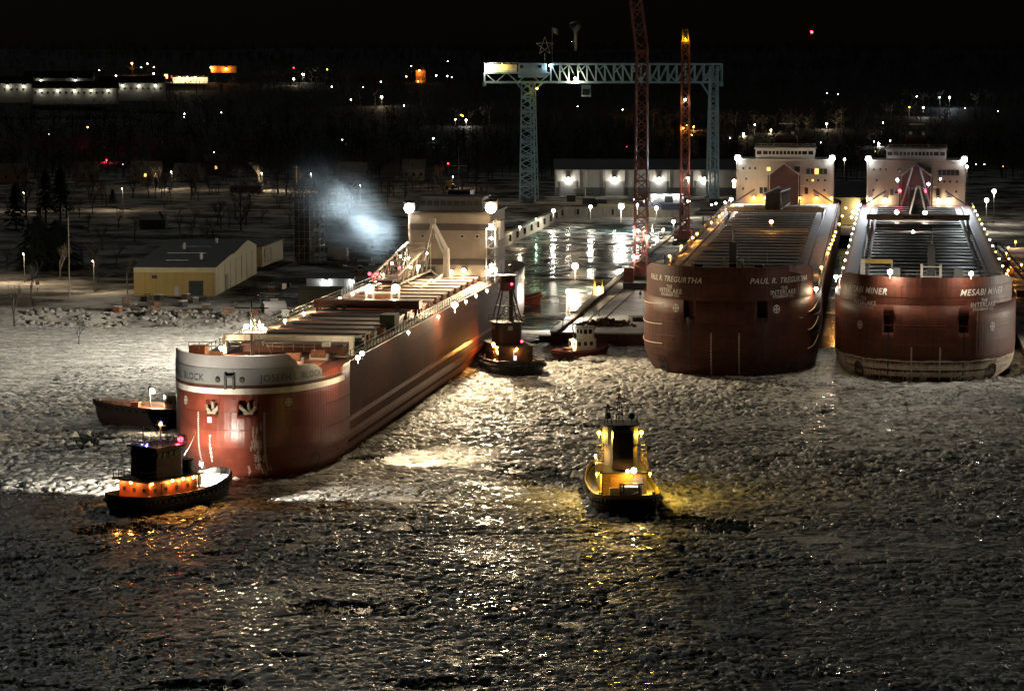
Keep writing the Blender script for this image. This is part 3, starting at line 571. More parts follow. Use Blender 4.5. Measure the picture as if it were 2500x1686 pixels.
    # belt casing and unloading boom on the centre line
    cs_ = link('belt_casing', None, None, t, (0, hy - 3.4, 0)); MB().prism([(-4, -3), (4, -3), (4, 3.3), (-4, 3.3)], 13.7, 22.3).add([(-4, -3, 22.3), (4, -3, 22.3), (0, -3, 25.3), (-4, 3.3, 22.3), (4, 3.3, 22.3), (0, 3.3, 25.3)], [(0, 1, 2), (5, 4, 3), (0, 2, 5, 3), (1, 4, 5, 2)]).build('casing_wall', mCASE, cs_)
    for sg in (-1, 1): beam('casing_snow_edge', (sg * 4.05, -3.1, 22.3), (0, -3.1, 25.4), .3, mSNOW, cs_); beam('casing_post', (sg * 4.4, -3.4, 13.7), (sg * 4.4, -3.4, 22), .35, mSTEEL, cs_)
    for k in range(4): bx('casing_platform', (-4.9 if k % 2 else 4.9, -2, 15 + k * 2), (1.6, 2.5, .15), mGALV, cs_)
    rail('casing_railing', [(-5.6, -3.2, 21), (-3.9, -3.2, 21)], 1.1, mGALV, cs_, .05, 1)
    bm = link('unloading_boom', None, None, t, (0, 0, 0))
    if P: lattice('boom', bm, (0, hy - 7, 16.4), (0, hy - 88, 19.2), 3.6, 3.6, 22, mSTEEL, .16, 4.0, 4.4); bx('boom_head', (0, hy - 88.5, 19.2), (3.9, .8, 4.6), mSTEEL, bm); beam('head_sheave', (-2.6, hy - 89, 20.8), (1.6, hy - 89.2, 22.8), .35, mSNOW, bm)
    else:
        lattice('boom', bm, (0, hy - 7, 17.2), (0, hy - 85, 17.6), 3.8, 4.4, 22, mSTEEL, .16, 4.0, 4.2)
        for sg in (-1, 1): beam('aframe_leg', (sg * 2.2, hy - 85.5, 15.4), (sg * .35, hy - 85.5, 23.0), .4, mWHITE, bm); beam('aframe_leg', (sg * 4.0, hy - 8, 14), (sg * 1.0, hy - 9, 24.5), .45, mGALV, bm)
        beam('aframe_top', (-.5, hy - 85.5, 23), (.5, hy - 85.5, 23), .4, mWHITE, bm)
    for sg in (-1, 1): beam('derrick_arm', (sg * 13.6, hy - 6, 14.5), (sg * 8.2, hy - 5, 18.0), .4, mSTEEL, t)
    return t, hp
mHATCHD = M('dark hatch cover', (.16, .15, .14), .4, var=.6, scale=.3, bump=.4); mHATCHP = M('snowy hatch cover', (.36, .34, .32), .7, var=.5, scale=.25, bump=.4)
mCASE = M('belt casing paint', (.16, .07, .055), .6, var=.3, scale=.5)
G_ = math.atan
shipP, hullP = laker('ore_freighter', 'dark red ore freighter with lettered bow, left of the two moored side by side', (36.6, 462, 0), R(7.6), 1, True, mCREAM)
shipM, hullM = laker('ore_freighter', 'red ore freighter with pale scraped band above the ice, rightmost of three', (69.9, 454, 0), R(8.1), 2, True, mCREAM)
def deckpt(ship, px, py, z): return toL(ship, G(px, py, z))
zo = lambda x, y: (1550 + x / 2.306, 280 + y / 2.306)
bpy.context.view_layer.update()
for x, y in ((195, 795), (262, 742), (325, 692), (350, 670), (430, 607), (475, 572), (492, 557), (555, 514)): lamp(shipP, deckpt(shipP, *zo(x, y), 15.2), 'a', .26, 420, name='deck_lamp')
for x, y in ((1085, 780), (1095, 752), (1105, 728), (1115, 705), (1122, 683), (1130, 660), (1150, 615), (1168, 570), (1188, 525), (1050, 858)): lamp(shipP, deckpt(shipP, *zo(x, y), 15.2), 'a', .26, 380, name='deck_lamp')
lamp(shipP, deckpt(shipP, *zo(768, 603), 17), 'a', .45, 700, name='deck_lamp')
for s_, top in ((shipP, 1), (shipM, 0)):
    for sg in (-1, 1): lamp(s_, (sg * 13.3, 307.2, 26.6), 'c', .8, 15000, lift=.5, spot=150, aim=(sg * .15, -1, -.62))
    for x in ((-8.6, -5.3, 4.3, 9.0, 13.2) if top else (-12.6, -8.4, 6.2, 9.3)): lamp(s_, (x, 307.3, 15.4), 'a' if top else 'w', .36, 420, name='bulkhead_lamp')
lamp(shipP, (-13.9, 300, 20.3), 'w', .5, 3000); lamp(shipP, (-13.9, 300, 18.9), 'a', .4, 0)
lamp(shipP, (15.2, 12.8, 14.6), 'w', .34, 600, name='deck_lamp')
zm = lambda x, y: (2080 + x / 5.226, 310 + y / 5.226)
for x, y, c, r_, p in ((570, 1088, 'n', .5, 1500), (930, 1095, 'n', .5, 1500), (580, 675, 'c', .35, 800), (978, 728, 'c', .35, 800), (612, 815, 'r', .45, 500), (930, 820, 'r', .45, 500), (780, 1340, 'n', .35, 900), (1130, 665, 'c', .25, 0)):
    Y = 740 if y < 900 else 668; q = A(*zm(x, y), Y if y != 1340 else 625); lamp(shipM, toL(shipM, q), c, r_, p)
for px, py, z, r_, p in ((2173, 664, 19, .42, 2500), (2371, 668, 19, .36, 1600), (2041, 676, 15.2, .36, 1200)): lamp(shipM, deckpt(shipM, px, py, z), 'n', r_, p, name='deck_lamp')
for i in range(26):
    for sg in (-1, 1): bx('reflector_strip', (sg * 11.2, 45 + i * 8, 14.2), (.7, .25, .35), mWHITE, shipM)
for px, py, r_ in ((2083, 517, .4), (2010, 505, .3), (2079, 530, .3), (2100, 500, .25), (2131, 512, .3)): lamp(shipM, deckpt(shipM, px, py, 15.5), 'n' if px != 2131 else 'a', r_, 500 if r_ > .35 else 0, name='deck_lamp')
for px, py, r_ in ((1785, 487, .45), (1770, 494, .25), (1748, 497, .25), (1737, 500, .22)): lamp(shipP, deckpt(shipP, px, py, 16), 'n', r_, 900 if r_ > .35 else 0, name='deck_lamp')
for k in range(13): lamp(shipM, (-15.2, 40 + k * 20, 15.0), 'w', .17, 0, name='added_rail_lamp'); lamp(shipM, (15.2, 50 + k * 19, 15.0), 'w' if k % 3 else 'a', .17, 0, name='added_rail_lamp')  # added glowing dots along rails that carry only reflectors; no light cast
# mooring lines along the bows
m = MB()
for k, z in enumerate((11.9, 8.4, 5.0)): m.path([hullP.surf(-13 - i * 2.4, z + .012 * (i - 6) ** 2 - (0 if i < 9 else .2 * (i - 9)), .1) for i in range(12)], .07, 4)
m.build('mooring_line', mROPE, shipP)
m = MB()
for k, z in enumerate((10.8, 7.6, 4.3)): m.path([hullP.surf(19 + i * 1.2, z + .05 * i * i, .12) for i in range(7)], .08, 4)
m.build('mooring_line', mROPE, shipP)
# ---- the laden freighter coming in on the left (grey bow band)
BA = R(8.4)
shipB = thing('ore_freighter', 'red ore freighter with grey bow band, white stripe and lit deck, leftmost ship', 'ship', (-36.3, 346.4, 0), -BA, 'ore freighters in the harbour'); bpy.context.view_layer.update()
hb = Hull(206, 22.3, 19, 13.9, nx=2.35, ny=2.05, fk=3.6, wk=2.2, zc=6.0, Ls=26, bt=.62)
pkb = [hb.pocket(q, 9.1, 11.0, 1.8 if q < 0 else 2.3, 2.0) for q in (-2.7, 2.2)]
hb.mesh([-2, 0, .7, 1.5, 2.5, 3.6, 4.8, 6, 8.5, 11, 13.9], 'hull', mRED, shipB, [k[0] for k in pkb])
for k, (c, a, rz) in enumerate(pkb): anchor(shipB, a + Vector((0, .25, 0)), rz, 9.95)
for q, z0, z1 in ((27, .2, 13.85),): hb.strip('weathered_side', q, 186, z0, z1, .03, mSIDE, shipB, 120, 6)
hb.strip('grey_bow_band', -19, 14.8, 12.95, lambda q: 15.1 if q < 12.8 else 15.1 - (q - 12.8) * .45, .05, mGREY, shipB, 60, 3, .3)
hb.strip('bulwark', -14, 9.6, 15.1, lambda q: 16.75 - max(0, (q - 7.8)) * .75, .0, mLGREY, shipB, 50, 3, .3)
hb.strip('maroon_stripe', -22, 22, 12.55, 12.95, .045, mREDD, shipB, 60, 1)  # dark maroon paint between grey band and white stripe
hb.strip('white_stripe', -24, 23.5, 11.75, 12.5, .05, mWHITE, shipB, 70, 1)
hb.text('JOSEPH L. BLOCK', 9.2, 13.75, 1.25, mLETD, shipB, 0, 1.12, .015, .1); hb.text('JOSEPH L. BLOCK', -9.2, 13.75, 1.25, mLETD, shipB, 0, 1.12, .015, .1)
for sg in (-1, 1): hb.wheel(sg * 7.9, 10.5, .55, shipB); hb.marks(sg * 4.6 - .3, 1.6, 9.2, shipB, 34)
hb.seams([3.3, 6.3, 9.4], 16, 180, shipB, mSIDE)
for q in (24, 40, 56, 72, 88, 104, 120, 136, 152, 168): hb.strip('plate_seam', q, q + .1, .3, 13.8, .06, mREDD, shipB, 1, 6)
mCRU = M('ice crust', (.42, .30, .24), .5, var=.6, scale=1.5, bump=.6)
for k in range(40):
    q_ = random.gauss(3.2, .55); z_ = random.uniform(.8, 8.9); hb.strip('ice_crust', q_ - random.uniform(.05, .16), q_ + random.uniform(.05, .16), z_ - random.uniform(.2, .9), z_ + random.uniform(.1, .5), .05 + .002 * (k % 9), mCRU, shipB, 1, 2)
[hb.strip('frozen_link', -3.05 + random.uniform(-.06, .04), -2.9 + random.uniform(-.04, .1), 2.7 + k * .55, 3.1 + k * .55, .12, mLETW, shipB, 1, 1, .12) for k in range(7)]; hb.strip('anchor_shackle', -3.25, -2.7, 8.0, 8.7, .14, mSNOW, shipB, 2, 3, .3)
for q in (-1.7, 1.5):
    a = hb.surf(q, 13.6, .06); MB().tube(a, hb.surf(q, 13.6, .3), .36, .30, 12).build('mooring_port', mSTEEL, shipB)
fr = hb.surf(-.1, 13.4, .2); bx('towing_bracket', (fr[0] - .55, fr[1], 13.4), (.28, .5, 1.9), mSTEEL, shipB); bx('towing_bracket', (fr[0] + .55, fr[1], 13.4), (.28, .5, 1.9), mSTEEL, shipB); bx('bracket_bar', (fr[0], fr[1] - .1, 14.1), (1.0, .3, .25), mSTEEL, shipB)
m = MB(); n = 16
m.add([hb.surf(13.2 + 1.5 * math.cos(2 * math.pi * i / n), 1.9 + 1.2 * math.sin(2 * math.pi * i / n) * 1.0, .04) for i in range(n)], [tuple(range(n))]); m.build('thruster_opening', mBLKP, shipB)
# deck and hatches
bx('deck_plating', (0, 102, 13.96), (20.6, 152, .08), mDECK, shipB)
bx('foredeck', (0, 17, 14.0), (17, 16, .1), mORD if 'mORD' in globals() else M('foredeck orange paint', (.36, .12, .06), .5, var=.3, scale=.6), shipB)
bx('sidewalk_snow', (9.3, 95, 14.02), (2.6, 140, .06), M('trodden snow', (.42, .36, .25), .6, var=.5, scale=.5, bump=.4), shipB)
bx('sidewalk_snow', (-9.3, 95, 14.02), (2.6, 140, .06), MATS['trodden snow'], shipB)
for i in range(20):
    y = 34.5 + i * 6.6; d = 5.2
    if i == 0: y, d = 33.0, 7.6
    if i == 8: continue
    o = bx('hatch_cover', (1.2, y, 15.05), (14.6, d - 1.1, .3), mHATCH, shipB); bx('hatch_coaming', (0, 0, -.6), (14.3, d - 1.5, .95), mCOAM, o); bx('hatch_edge', (0, -(d - 1.1) / 2 - .06, -.05), (14.6, .12, .4), mCOAM, o)
hc = link('hatch_crane', None, None, shipB, (1.2, 83.5, 0)); bx('crane_beam', (0, 0, 16.0), (17, 2.6, 1.3), mREDD, hc)
for x in (-8, 8):
    for y in (-2, 2): beam('crane_leg', (x, y, 14), (x, y * .5, 15.5), .35, mREDD, hc)
for x in (-5, -3.5, 5): bx('crane_motor', (x, -1.6, 15.2), (.7, .7, 1.2), mSTEEL, hc)
bw = link('deck_gantry', None, None, shipB, (0, 26.5, 0)); bx('gantry_beam', (1.5, 0, 16.4), (18.5, .9, .8), mWHITE, bw)
for x in (-7.6, 10.4): bx('gantry_leg', (x, 0, 15.1), (.6, .8, 2.0), mWHITE, bw)
for x in (-2.5, 7): bx('gantry_hoist', (x, -.7, 15.7), (1.1, .9, .7), mGALV, bw)
fm = link('bow_mast', None, None, shipB, (.0, 11.5, 14.0))
MB().tube((0, 0, 0), (0, 0, 5.6), .26, .2, 8).build('mast_tube', mGALV, fm)
for x in (.35, .95): bx('mast_ladder_post', (x, .1, 3.9), (.13, .13, 5.2), mWHITE, fm)
for k in range(12): bx('mast_rung', (.65, .1, 1.6 + k * .42), (.6, .08, .08), mWHITE, fm)
bx('mast_platform', (.2, 0, 4.6), (2.6, 1.2, .14), mWHITE, fm); rail('platform_railing', [(-1.1, -.6, 4.7), (1.5, -.6, 4.7)], .8, mWHITE, fm, .04, .8)
bx('mast_yard', (0, 0, 7.9), (4.6, .14, .16), mSTEEL, fm); MB().tube((0, 0, 5.6), (0, 0, 11.2), .12, .05, 6).build('mast_top', mSTEEL, fm); bx('radar_scanner', (0, 0, 9.6), (1.8, .2, .2), mSTEEL, fm)
for x in (-1, 1.2): beam('mast_stay', (x, 0, 4.5), (x * 2.1, 3.5, 0), .07, mGALV, fm)
lamp(fm, (-.9, .5, 5.3), 'w', .22, 7000, name='mast_lamp', lift=.6); lamp(fm, (1.2, .5, 5.3), 'w', .22, 7000, name='mast_lamp', lift=.6)
rail('bow_railing', [(-8.5, 11, 16.3), (8.5, 11.5, 16.3)], 1.0, mGALV, shipB, .045, 1.4); rail('bow_railing', [(-9.6, 13, 14.1), (-10.4, 26, 14.1)], 1.1, mGALV, shipB, .045, 1.4)
for x, y in ((-6.5, 17), (4.5, 16.5), (7.0, 21)):
    wz = link('windlass', None, None, shipB, (x, y, 14)); MB().tube((-1, 0, .8), (1, 0, .8), .65, n=12).build('drum', mRUST, wz); bx('windlass_frame', (0, .2, .45), (2.5, 1.3, .8), mLGREY, wz)
bx('winch_house', (-7.8, 13.5, 15.3), (2.2, 2.2, 2.6), mRUST, shipB)
for k in range(9): bx('deck_locker', (8.6 + random.uniform(-.5, .6), 27 + k * 3.4 + random.uniform(-1, 1), 14.55), (random.choice((.9, 1.4)), random.choice((1.2, 2.0)), random.choice((.8, 1.2))), random.choice((mSTEEL, mGALV, mRUST)), shipB)
bx('container', (8.8, 62, 15.3), (2.3, 3.6, 2.4), M('green canvas', (.05, .07, .05), .8), shipB)
m = MB()
for k in range(60): m.bar((10.7, 22 + k * 2.3, 13.9), (10.7, 22 + k * 2.3, 15.1), .09); 
for z in (14.5, 15.1): m.bar((10.7, 22, z), (10.7, 158, z), .06)
m.build('railing', mSTEEL, shipB)
m = MB()
for k in range(60): m.bar((-10.7, 22 + k * 2.3, 13.9), (-10.7, 22 + k * 2.3, 15.1), .09)
for z in (14.5, 15.1): m.bar((-10.7, 22, z), (-10.7, 158, z), .06)
m.build('railing', mSTEEL, shipB)
z1 = lambda x, y: (400 + x / 2.529, 580 + y / 2.529)
for x, y in ((350, 680), (625, 565), (748, 513), (863, 467), (972, 424), (1087, 375), (1165, 347)): lamp(shipB, toL(shipB, G(*z1(x, y), 15.0)), 'w', .24, 1300, name='deck_lamp')
for x, y, r_, p in ((1197, 742, .3, 1500), (1510, 585, .2, 500), (1695, 488, .2, 500), (1795, 415, .5, 5000), (1865, 395, .22, 500), (1928, 360, .22, 500), (1995, 328, .22, 400)): lamp(shipB, toL(shipB, G(*z1(x, y), 15.3)), 'w', r_, p, name='deck_lamp')
# twin flood portal ahead of the boom
z4 = lambda x, y: (620 + x / 3.409, 380 + y / 3.409)
fp = link('flood_portal', None, None, shipB, (0, 0, 0))
for x, y in ((962, 1105), (1178, 1105)):
    q = toL(shipB, G(*z4(x, y), 17.6)); lamp(fp, q, 'w', .66, 17000, spot=170, aim=(0, -1, -.6)); beam('portal_post', (q.x - .6, q.y, 14), (q.x - .6, q.y, 17.2), .3, mWHITE, fp); beam('portal_post', (q.x + .6, q.y, 14), (q.x + .6, q.y, 17.2), .3, mWHITE, fp); qq = q
beam('portal_beam', (qq.x - 4.6, qq.y, 16.9), (qq.x, qq.y, 16.9), .35, mWHITE, fp); bx('portal_cabin', (qq.x - 2.3, qq.y + .8, 15.2), (2.5, 2, 2.4), mRUST, fp)
# unloading boom: a tall truss stowed along the deck, strung with lamps
ub = link('unloading_boom', None, None, shipB, (0, 0, 0)); tip = toL(shipB, G(*z4(1090, 1050), 16.5)); yA, yB = tip.y, tip.y + 56
x0 = tip.x; hts = lambda f: 1.6 + 5.8 * f; nb = 12
for sx in (-2.2, 2.2):
    for k in range(nb):
        f, g = k / nb, (k + 1) / nb; ya, yb_ = yA + (yB - yA) * f, yA + (yB - yA) * g
        beam('boom_chord', (x0 + sx, ya, 16), (x0 + sx, yb_, 16), .3, mCREAM, ub); beam('boom_chord', (x0 + sx, ya, 16 + hts(f)), (x0 + sx, yb_, 16 + hts(g)), .3, mCREAM, ub)
        beam('boom_post', (x0 + sx, ya, 16), (x0 + sx, ya, 16 + hts(f)), .18, mCREAM, ub); beam('boom_brace', (x0 + sx, ya, 16), (x0 + sx, yb_, 16 + hts(g)), .16, mCREAM, ub)
    beam('boom_post', (x0 + sx, yB, 16), (x0 + sx, yB, 16 + hts(1)), .25, mCREAM, ub); beam('boom_end_brace', (x0 + sx, yB, 16 + hts(1)), (x0 + sx, yB + 9, 15), .3, mCREAM, ub)
for k in range(nb + 1):
    f = k / nb; y = yA + (yB - yA) * f
    beam('boom_cross_tie', (x0 - 2.2, y, 16 + hts(f)), (x0 + 2.2, y, 16 + hts(f)), .18, mCREAM, ub); beam('boom_cross_tie', (x0 - 2.2, y, 16), (x0 + 2.2, y, 16), .18, mCREAM, ub)
bx('boom_belt', (x0, (yA + yB) / 2, 16.5), (2.6, yB - yA, .5), mBLACK, ub)
for k in range(7): beam('boom_saddle', (x0 + 5.5, yA + 3 + k * 6, 15.3), (x0 + 5.5, yA + 9 + k * 6, 15.3 + (.5 if k % 2 else 0)), .35, mWHITE, ub)
beam('boom_support', (x0 + 5.5, yA + 6, 14), (x0 + 2.2, yA + 8, 16), .3, mWHITE, ub); beam('boom_support', (x0 + 5.5, yA + 30, 14), (x0 + 2.2, yA + 32, 16), .3, mWHITE, ub)
for k in range(13):
    f = .12 + .86 * k / 12; lamp(ub, (x0 + (2.5 if k % 2 else -1.6), yA + (yB - yA) * f, 16 + hts(f) * (.82 if k % 3 else .5)), 'w', .22, 450 if k % 3 == 0 else 0, name='boom_lamp')
for k in range(3): lamp(ub, (x0 - 2.6 + k * 1.3, yA - .5 + (14 if k == 2 else 0), 17.9), 'r', .26, 120, name='boom_lamp')
# deckhouse aft
hB = link('deckhouse', None, None, shipB, (2.6, 152, 0)); bx('house_wall', (0, 9, 20.2), (15.2, 18, 12.6), M('tan house paint', (.24, .20, .155), .6, var=.2, scale=.4, streak=.3, scol=(.18, .13, .09)), hB); bx('house_stripe', (0, 8.9, 24.0), (15.32, 18.04, 1.2), M('brown stripe paint', (.05, .038, .034), .6), hB); bx('house_stripe', (0, 8.9, 17.6), (15.32, 18.04, 1.1), MATS['brown stripe paint'], hB)
bx('house_roof', (0, 9, 26.65), (16, 18.8, .3), mSTEEL, hB); bx('bridge_wing', (8.4, 3, 23.4), (1.9, 4, 3.4), mWHITE, hB)
windows(hB, [(x, 22.3, .5, .5) for x in (-5, -2.6, 2.4, 5.2)], 0); bx('house_door', (-3.4, -.06, 15.4), (1.6, .12, 2.6), mSTEEL, hB)
pB = link('pilothouse', None, None, shipB, (2.2, 154, 0)); bx('pilothouse_wall', (0, 5, 28.0), (12, 8, 2.4), mSTEEL, pB); bx('pilothouse_roof', (0, 5, 29.3), (12.8, 9, .25), mSTEEL, pB); windows(pB, [(-5 + i * 1.25, 28.2, .95, .9) for i in range(9)], 1.0, frame=mSTEEL)
fB = link('funnel', None, None, shipB, (1.5, 172, 0)); MB().prism([(-2.5, -3), (2.5, -3), (2.5, 3), (-2.5, 3)], 20, 29.8, .85).build('funnel_casing', mSTEEL, fB)
MB().tube((0, 0, 0), (0, 0, 9), .15, .06, 6).box((0, 0, 5.5), (3.2, .2, .2)).build('signal_mast', mSTEEL, shipB, (3.0, 160, 29.4))
ck = link('deck_crane', None, None, shipB, (3.0, 146.5, 14)); MB().tube((0, 0, 0), (0, 0, 6.5), .7, .55, 10).build('crane_pedestal', mWHITE, ck); beam('crane_jib', (.0, 0, 6.3), (-2.2, -2, 11.3), .6, mWHITE, ck); beam('crane_jib', (-2.2, -2, 11.3), (-3.4, -5, 4.6), .5, mWHITE, ck); beam('crane_ram', (-.2, -.4, 5), (-1.8, -1.8, 9.2), .3, mGALV, ck); bx('crane_hook_block', (-3.4, -5, 3.9), (.7, .7, 1.0), mSTEEL, ck); bx('crane_head', (-2.2, -2, 11.5), (1.2, 1.0, .9), mGALV, ck)
st = link('stair_tower', None, None, shipB, (10.6, 150, 14)); 
for x, y in ((0, 0), (1.6, 0), (0, 2.4), (1.6, 2.4)): beam('tower_post', (x - .8, y, 0), (x - .8, y, 10), .18, mWHITE, st)
for k in range(6): bx('tower_landing', (0, 1.2, 1.2 + k * 1.7), (2.0, 2.8, .1), mGALV, st); beam('tower_flight', (-.7, .3, 1.2 + k * 1.7), (.7, 2.2, 2.9 + k * 1.7), .16, mGALV, st)
for z, r_ in ((10.2, .42), (8.2, .25), (3.2, .32), (2.4, .42)): lamp(st, (.2, -.4, z), 'n', r_, 260, name='tower_lamp')
for x, z, r_ in ((.5, 15.9, .28), (2.8, 16.1, .38), (7.2, 15.9, .38), (8.6, 16.3, .4)): lamp(shipB, (x + 2.6, 151.2, z), 'w', r_, 220, name='bulkhead_lamp')
tgt = toL(shipB, G(1060, 1122)); src = toL(shipB, G(*z1(1197, 742), 15.6)) + Vector((.6, 0, .6)); lamp(shipB, src, 'w', .3, 60000, name='searchlight', spot=38, aim=tgt - src, blend=.6)
# roof floods: the port one throws its beam out over the ice to the left, the starboard one forward
lamp(hB, (-7.4, -.6, 27.4), 'n', .9, 480000, spot=150, aim=(-1, -.12, -.3), blend=.8, lift=.4)
lamp(hB, (7.8, -.6, 27.6), 'w', 1.0, 120000, spot=140, aim=(.35, -1, -.5), blend=.8, lift=.4)
# ================================================================= TUGS AND WORKBOATS
_tyre = {}
def tyre(r):
    if r not in _tyre:
        m = MB(); n, k = 12, 6; R0, r0 = r * .68, r * .32; rings = []
        for i in range(n + 1): a = 2 * math.pi * i / n; rings.append([((R0 + r0 * math.cos(2 * math.pi * j / k)) * math.cos(a), r0 * .9 * math.sin(2 * math.pi * j / k), (R0 + r0 * math.cos(2 * math.pi * j / k)) * math.sin(a)) for j in range(k)])
        m.loft(rings); _tyre[r] = m.mesh('tyre_fender', True); _tyre[r].materials.append(mBLACK)
    return _tyre[r]
def tug(name, label, loc, head, L, B, zd, sheer, hullm, deckm, bul=.9, bulm=None, tyres=0, tr=.42, rub=.22, group='tugs and workboats'):
    t = thing(name, label, 'tug', loc, -head, group); H2 = L / 2; out = []
    for i in range(15): a = math.pi / 2 * i / 14; out.append((B / 2 * math.sin(a) ** .8, H2 - .44 * L * (1 - math.cos(a) ** .95)))
    for i in range(1, 7): out.append((B / 2 * (1 - .02 * i / 6), H2 - .44 * L - .34 * L * i / 6))
    for i in range(1, 11): a = math.pi / 2 * i / 10; out.append((B / 2 * .98 * math.cos(a) ** .7 if i < 10 else 0, -H2 + .22 * L * (1 - math.sin(a) ** .9)))
    full = out + [(-x, y) for x, y in out[::-1][1:-1]]
    zf = lambda y: zd + sheer * (max(0, y / H2) ** 2 + .22 * max(0, -y / H2) ** 2)
    ring = lambda s, dz, sy=1: [(x * s, y * sy, (zf(y) + dz)) for x, y in full]
    wl = lambda z, s, sy: [(x * s, y * sy - .3 * (1 - sy), z) for x, y in full]
    MB().loft([wl(-1, .80, .86), wl(0, .9, .94), [(x * .965, y * .98, .5 * zf(y)) for x, y in full], ring(1, 0)], True, False).build('hull', hullm, t, smooth=True)
    MB().loft([ring(1, 0), ring(1.012, bul), ring(.985, bul + .02), ring(.965, 0.02)], True, False).build('bulwark', bulm or hullm, t, smooth=False)
    m = MB(); n = len(out); lf = [(x * .975, y * .99, zf(y) + .03) for x, y in out]; rg = [(-x, y, z) for x, y, z in lf]
    m.add(lf + rg, [(i, i + 1, n + i + 1, n + i) for i in range(n - 1)]); m.build('deck', deckm, t)
    MB().path([Vector(p) for p in ring(1.02, -.05)] + [Vector(ring(1.02, -.05)[0])], rub, 6).build('rubbing_strake', mBLACK, t, smooth=True)
    if tyres:
        for k in range(tyres):
            f = .03 + .60 * k / tyres
            for sg in (-1, 1):
                i = f * (n - 1); a = int(i); b = min(a + 1, n - 1); w = i - a; x, y = out[a][0] * (1 - w) + out[b][0] * w, out[a][1] * (1 - w) + out[b][1] * w
                tx, ty = out[b][0] - out[a][0], out[b][1] - out[a][1]; o = link('tyre_fender', tyre(tr), None, t, (sg * x * 1.035, y * 1.01, zf(y) + .25)); o.rotation_euler.z = math.atan2(ty, sg * tx)
    t['_'] = 0; del t['_']; return t, zf
def rounded(w, y0, y1, r=1.2, n=5, both=False):
    """plan outline with a rounded forward end"""
    P = []; h = w / 2
    for i in range(n + 1): a = math.pi / 2 * i / n; P.append((h - r + r * math.cos(a), y1 - r + r * math.sin(a)))
    for i in range(n + 1): a = math.pi / 2 + math.pi / 2 * i / n; P.append((-h + r + r * math.cos(a), y1 - r + r * math.sin(a)))
    if both:
        for i in range(n + 1): a = math.pi + math.pi / 2 * i / n; P.append((-h + r + r * math.cos(a), y0 + r + r * math.sin(a)))
        for i in range(n + 1): a = 1.5 * math.pi + math.pi / 2 * i / n; P.append((h - r + r * math.cos(a), y0 + r + r * math.sin(a)))
    else: P += [(-h, y0), (h, y0)]
    return P
def ring_windows(parent, poly, z, w, h, step, mat=mGLASS, off=.05, frame=mSTEEL):
    n = len(poly)
    for i in range(n):
        a, b = Vector((*poly[i], z)), Vector((*poly[(i + 1) % n], z)); d = b - a; l = d.length
        if l < w * .8: continue
        k = max(1, int(l / step)); nrm = Vector((d.y, -d.x, 0)).normalized()
        for j in range(k):
            c = a + d * ((j + .5) / k) + nrm * off; f = bx('window_frame', c, (min(w, l * .92) + .12, .07, h + .12), frame, parent, math.atan2(d.y, d.x)); bx('window_pane', (0, 0, 0), (min(w, l * .92), .10, h), mat, f)
def mast(parent, loc, h, mat=mSTEEL, yard=2.2, legs=1):
    o = link('signal_mast', None, None, parent, loc); m = MB()
    if legs == 1: m.tube((0, 0, 0), (0, 0, h), .12, .05, 6)
    else:
        for x, y in ((-.45, -.35), (.45, -.35), (0, .5)): m.bar((x, y, 0), (x * .2, y * .2, h), .1)
        for z in (.3, .55, .8): m.bar((-.4 * (1 - z * .8), -.3 * (1 - z), h * z), (.4 * (1 - z * .8), -.3 * (1 - z), h * z), .07)
    m.build('mast_pole', mat, o)
    if yard: bx('mast_yard', (0, 0, h * .72), (yard, .1, .1), mat, o); bx('radar_scanner', (0, 0, h * .86), (yard * .6, .16, .14), mat, o)
    return o
mTRED = M('tug red paint', (.26, .05, .035), .5, var=.3, scale=1.0, streak=.3)
mTBLK = M('tug black hull', (.016, .016, .015), .45, var=.4, scale=1, bump=.2)
mTDK = M('tug dark red hull', (.11, .03, .02), .5, var=.4, scale=1, streak=.4)
mDGREY = M('tug grey deck', (.34, .33, .31), .5, var=.25, scale=.8)
mTYEL = M('tug yellow house', (.42, .28, .05), .5, var=.2, scale=.8)
# ---- red tug under the bow of the lit ship
tA, zA = tug('harbour_tug', 'black hulled tug with red house and amber lamps, towline to the grey banded bow', (-42.2, 330.5, 0), R(38), 19, 7.2, 1.3, 1.5, mTBLK, mDGREY, .75, tyres=17, tr=.36)
hA = link('deckhouse', None, None, tA, (0, 0, 0)); pl = rounded(5.2, -6.2, 3.2, 1.9); MB().prism(pl, 1.3, 3.75).build('house_wall', mTRED, hA); pl2 = rounded(6.0, -7.0, 4.0, 2.0); MB().prism(pl2, 3.76, 3.98).build('upper_deck', mTBLK, hA)
ring_windows(hA, pl, 2.7, .35, .4, 1.6)
for x in (-1.5, .2, 1.8): bx('side_door', (2.63, x * 1.5 - 1.4, 2.4), (.06, .8, 1.9), mTDK, hA)
wA = link('wheelhouse', None, None, tA, (0, -1.2, 0)); pw = rounded(4.5, -3.4, 1.9, 1.4); MB().prism(pw, 3.98, 7.6, .97).build('wheelhouse_wall', mTDK, wA); ring_windows(wA, pw, 6.8, .62, .6, .85); MB().prism(rounded(5.1, -3.7, 2.3, 1.5), 7.6, 7.8).build('wheelhouse_roof', mTBLK, wA)
rail('roof_railing', [(-2.2, -4.4, 7.8), (2.2, -4.4, 7.8), (2.2, .6, 7.8), (-2.2, .6, 7.8)], .9, mSTEEL, tA, .035, 1); rail('upper_railing', [(-2.9, -6.9, 4), (2.9, -6.9, 4), (2.9, -4.4, 4)], 1.0, mSTEEL, tA, .035, .9)
stA = MB().tube((0, 2.7, 3.98), (0, 2.7, 5.2), .85, .8, 12).tube((0, 2.7, 5.2), (0, 2.7, 5.45), .95, .95, 12); stA.build('exhaust_stack', mTBLK, tA)
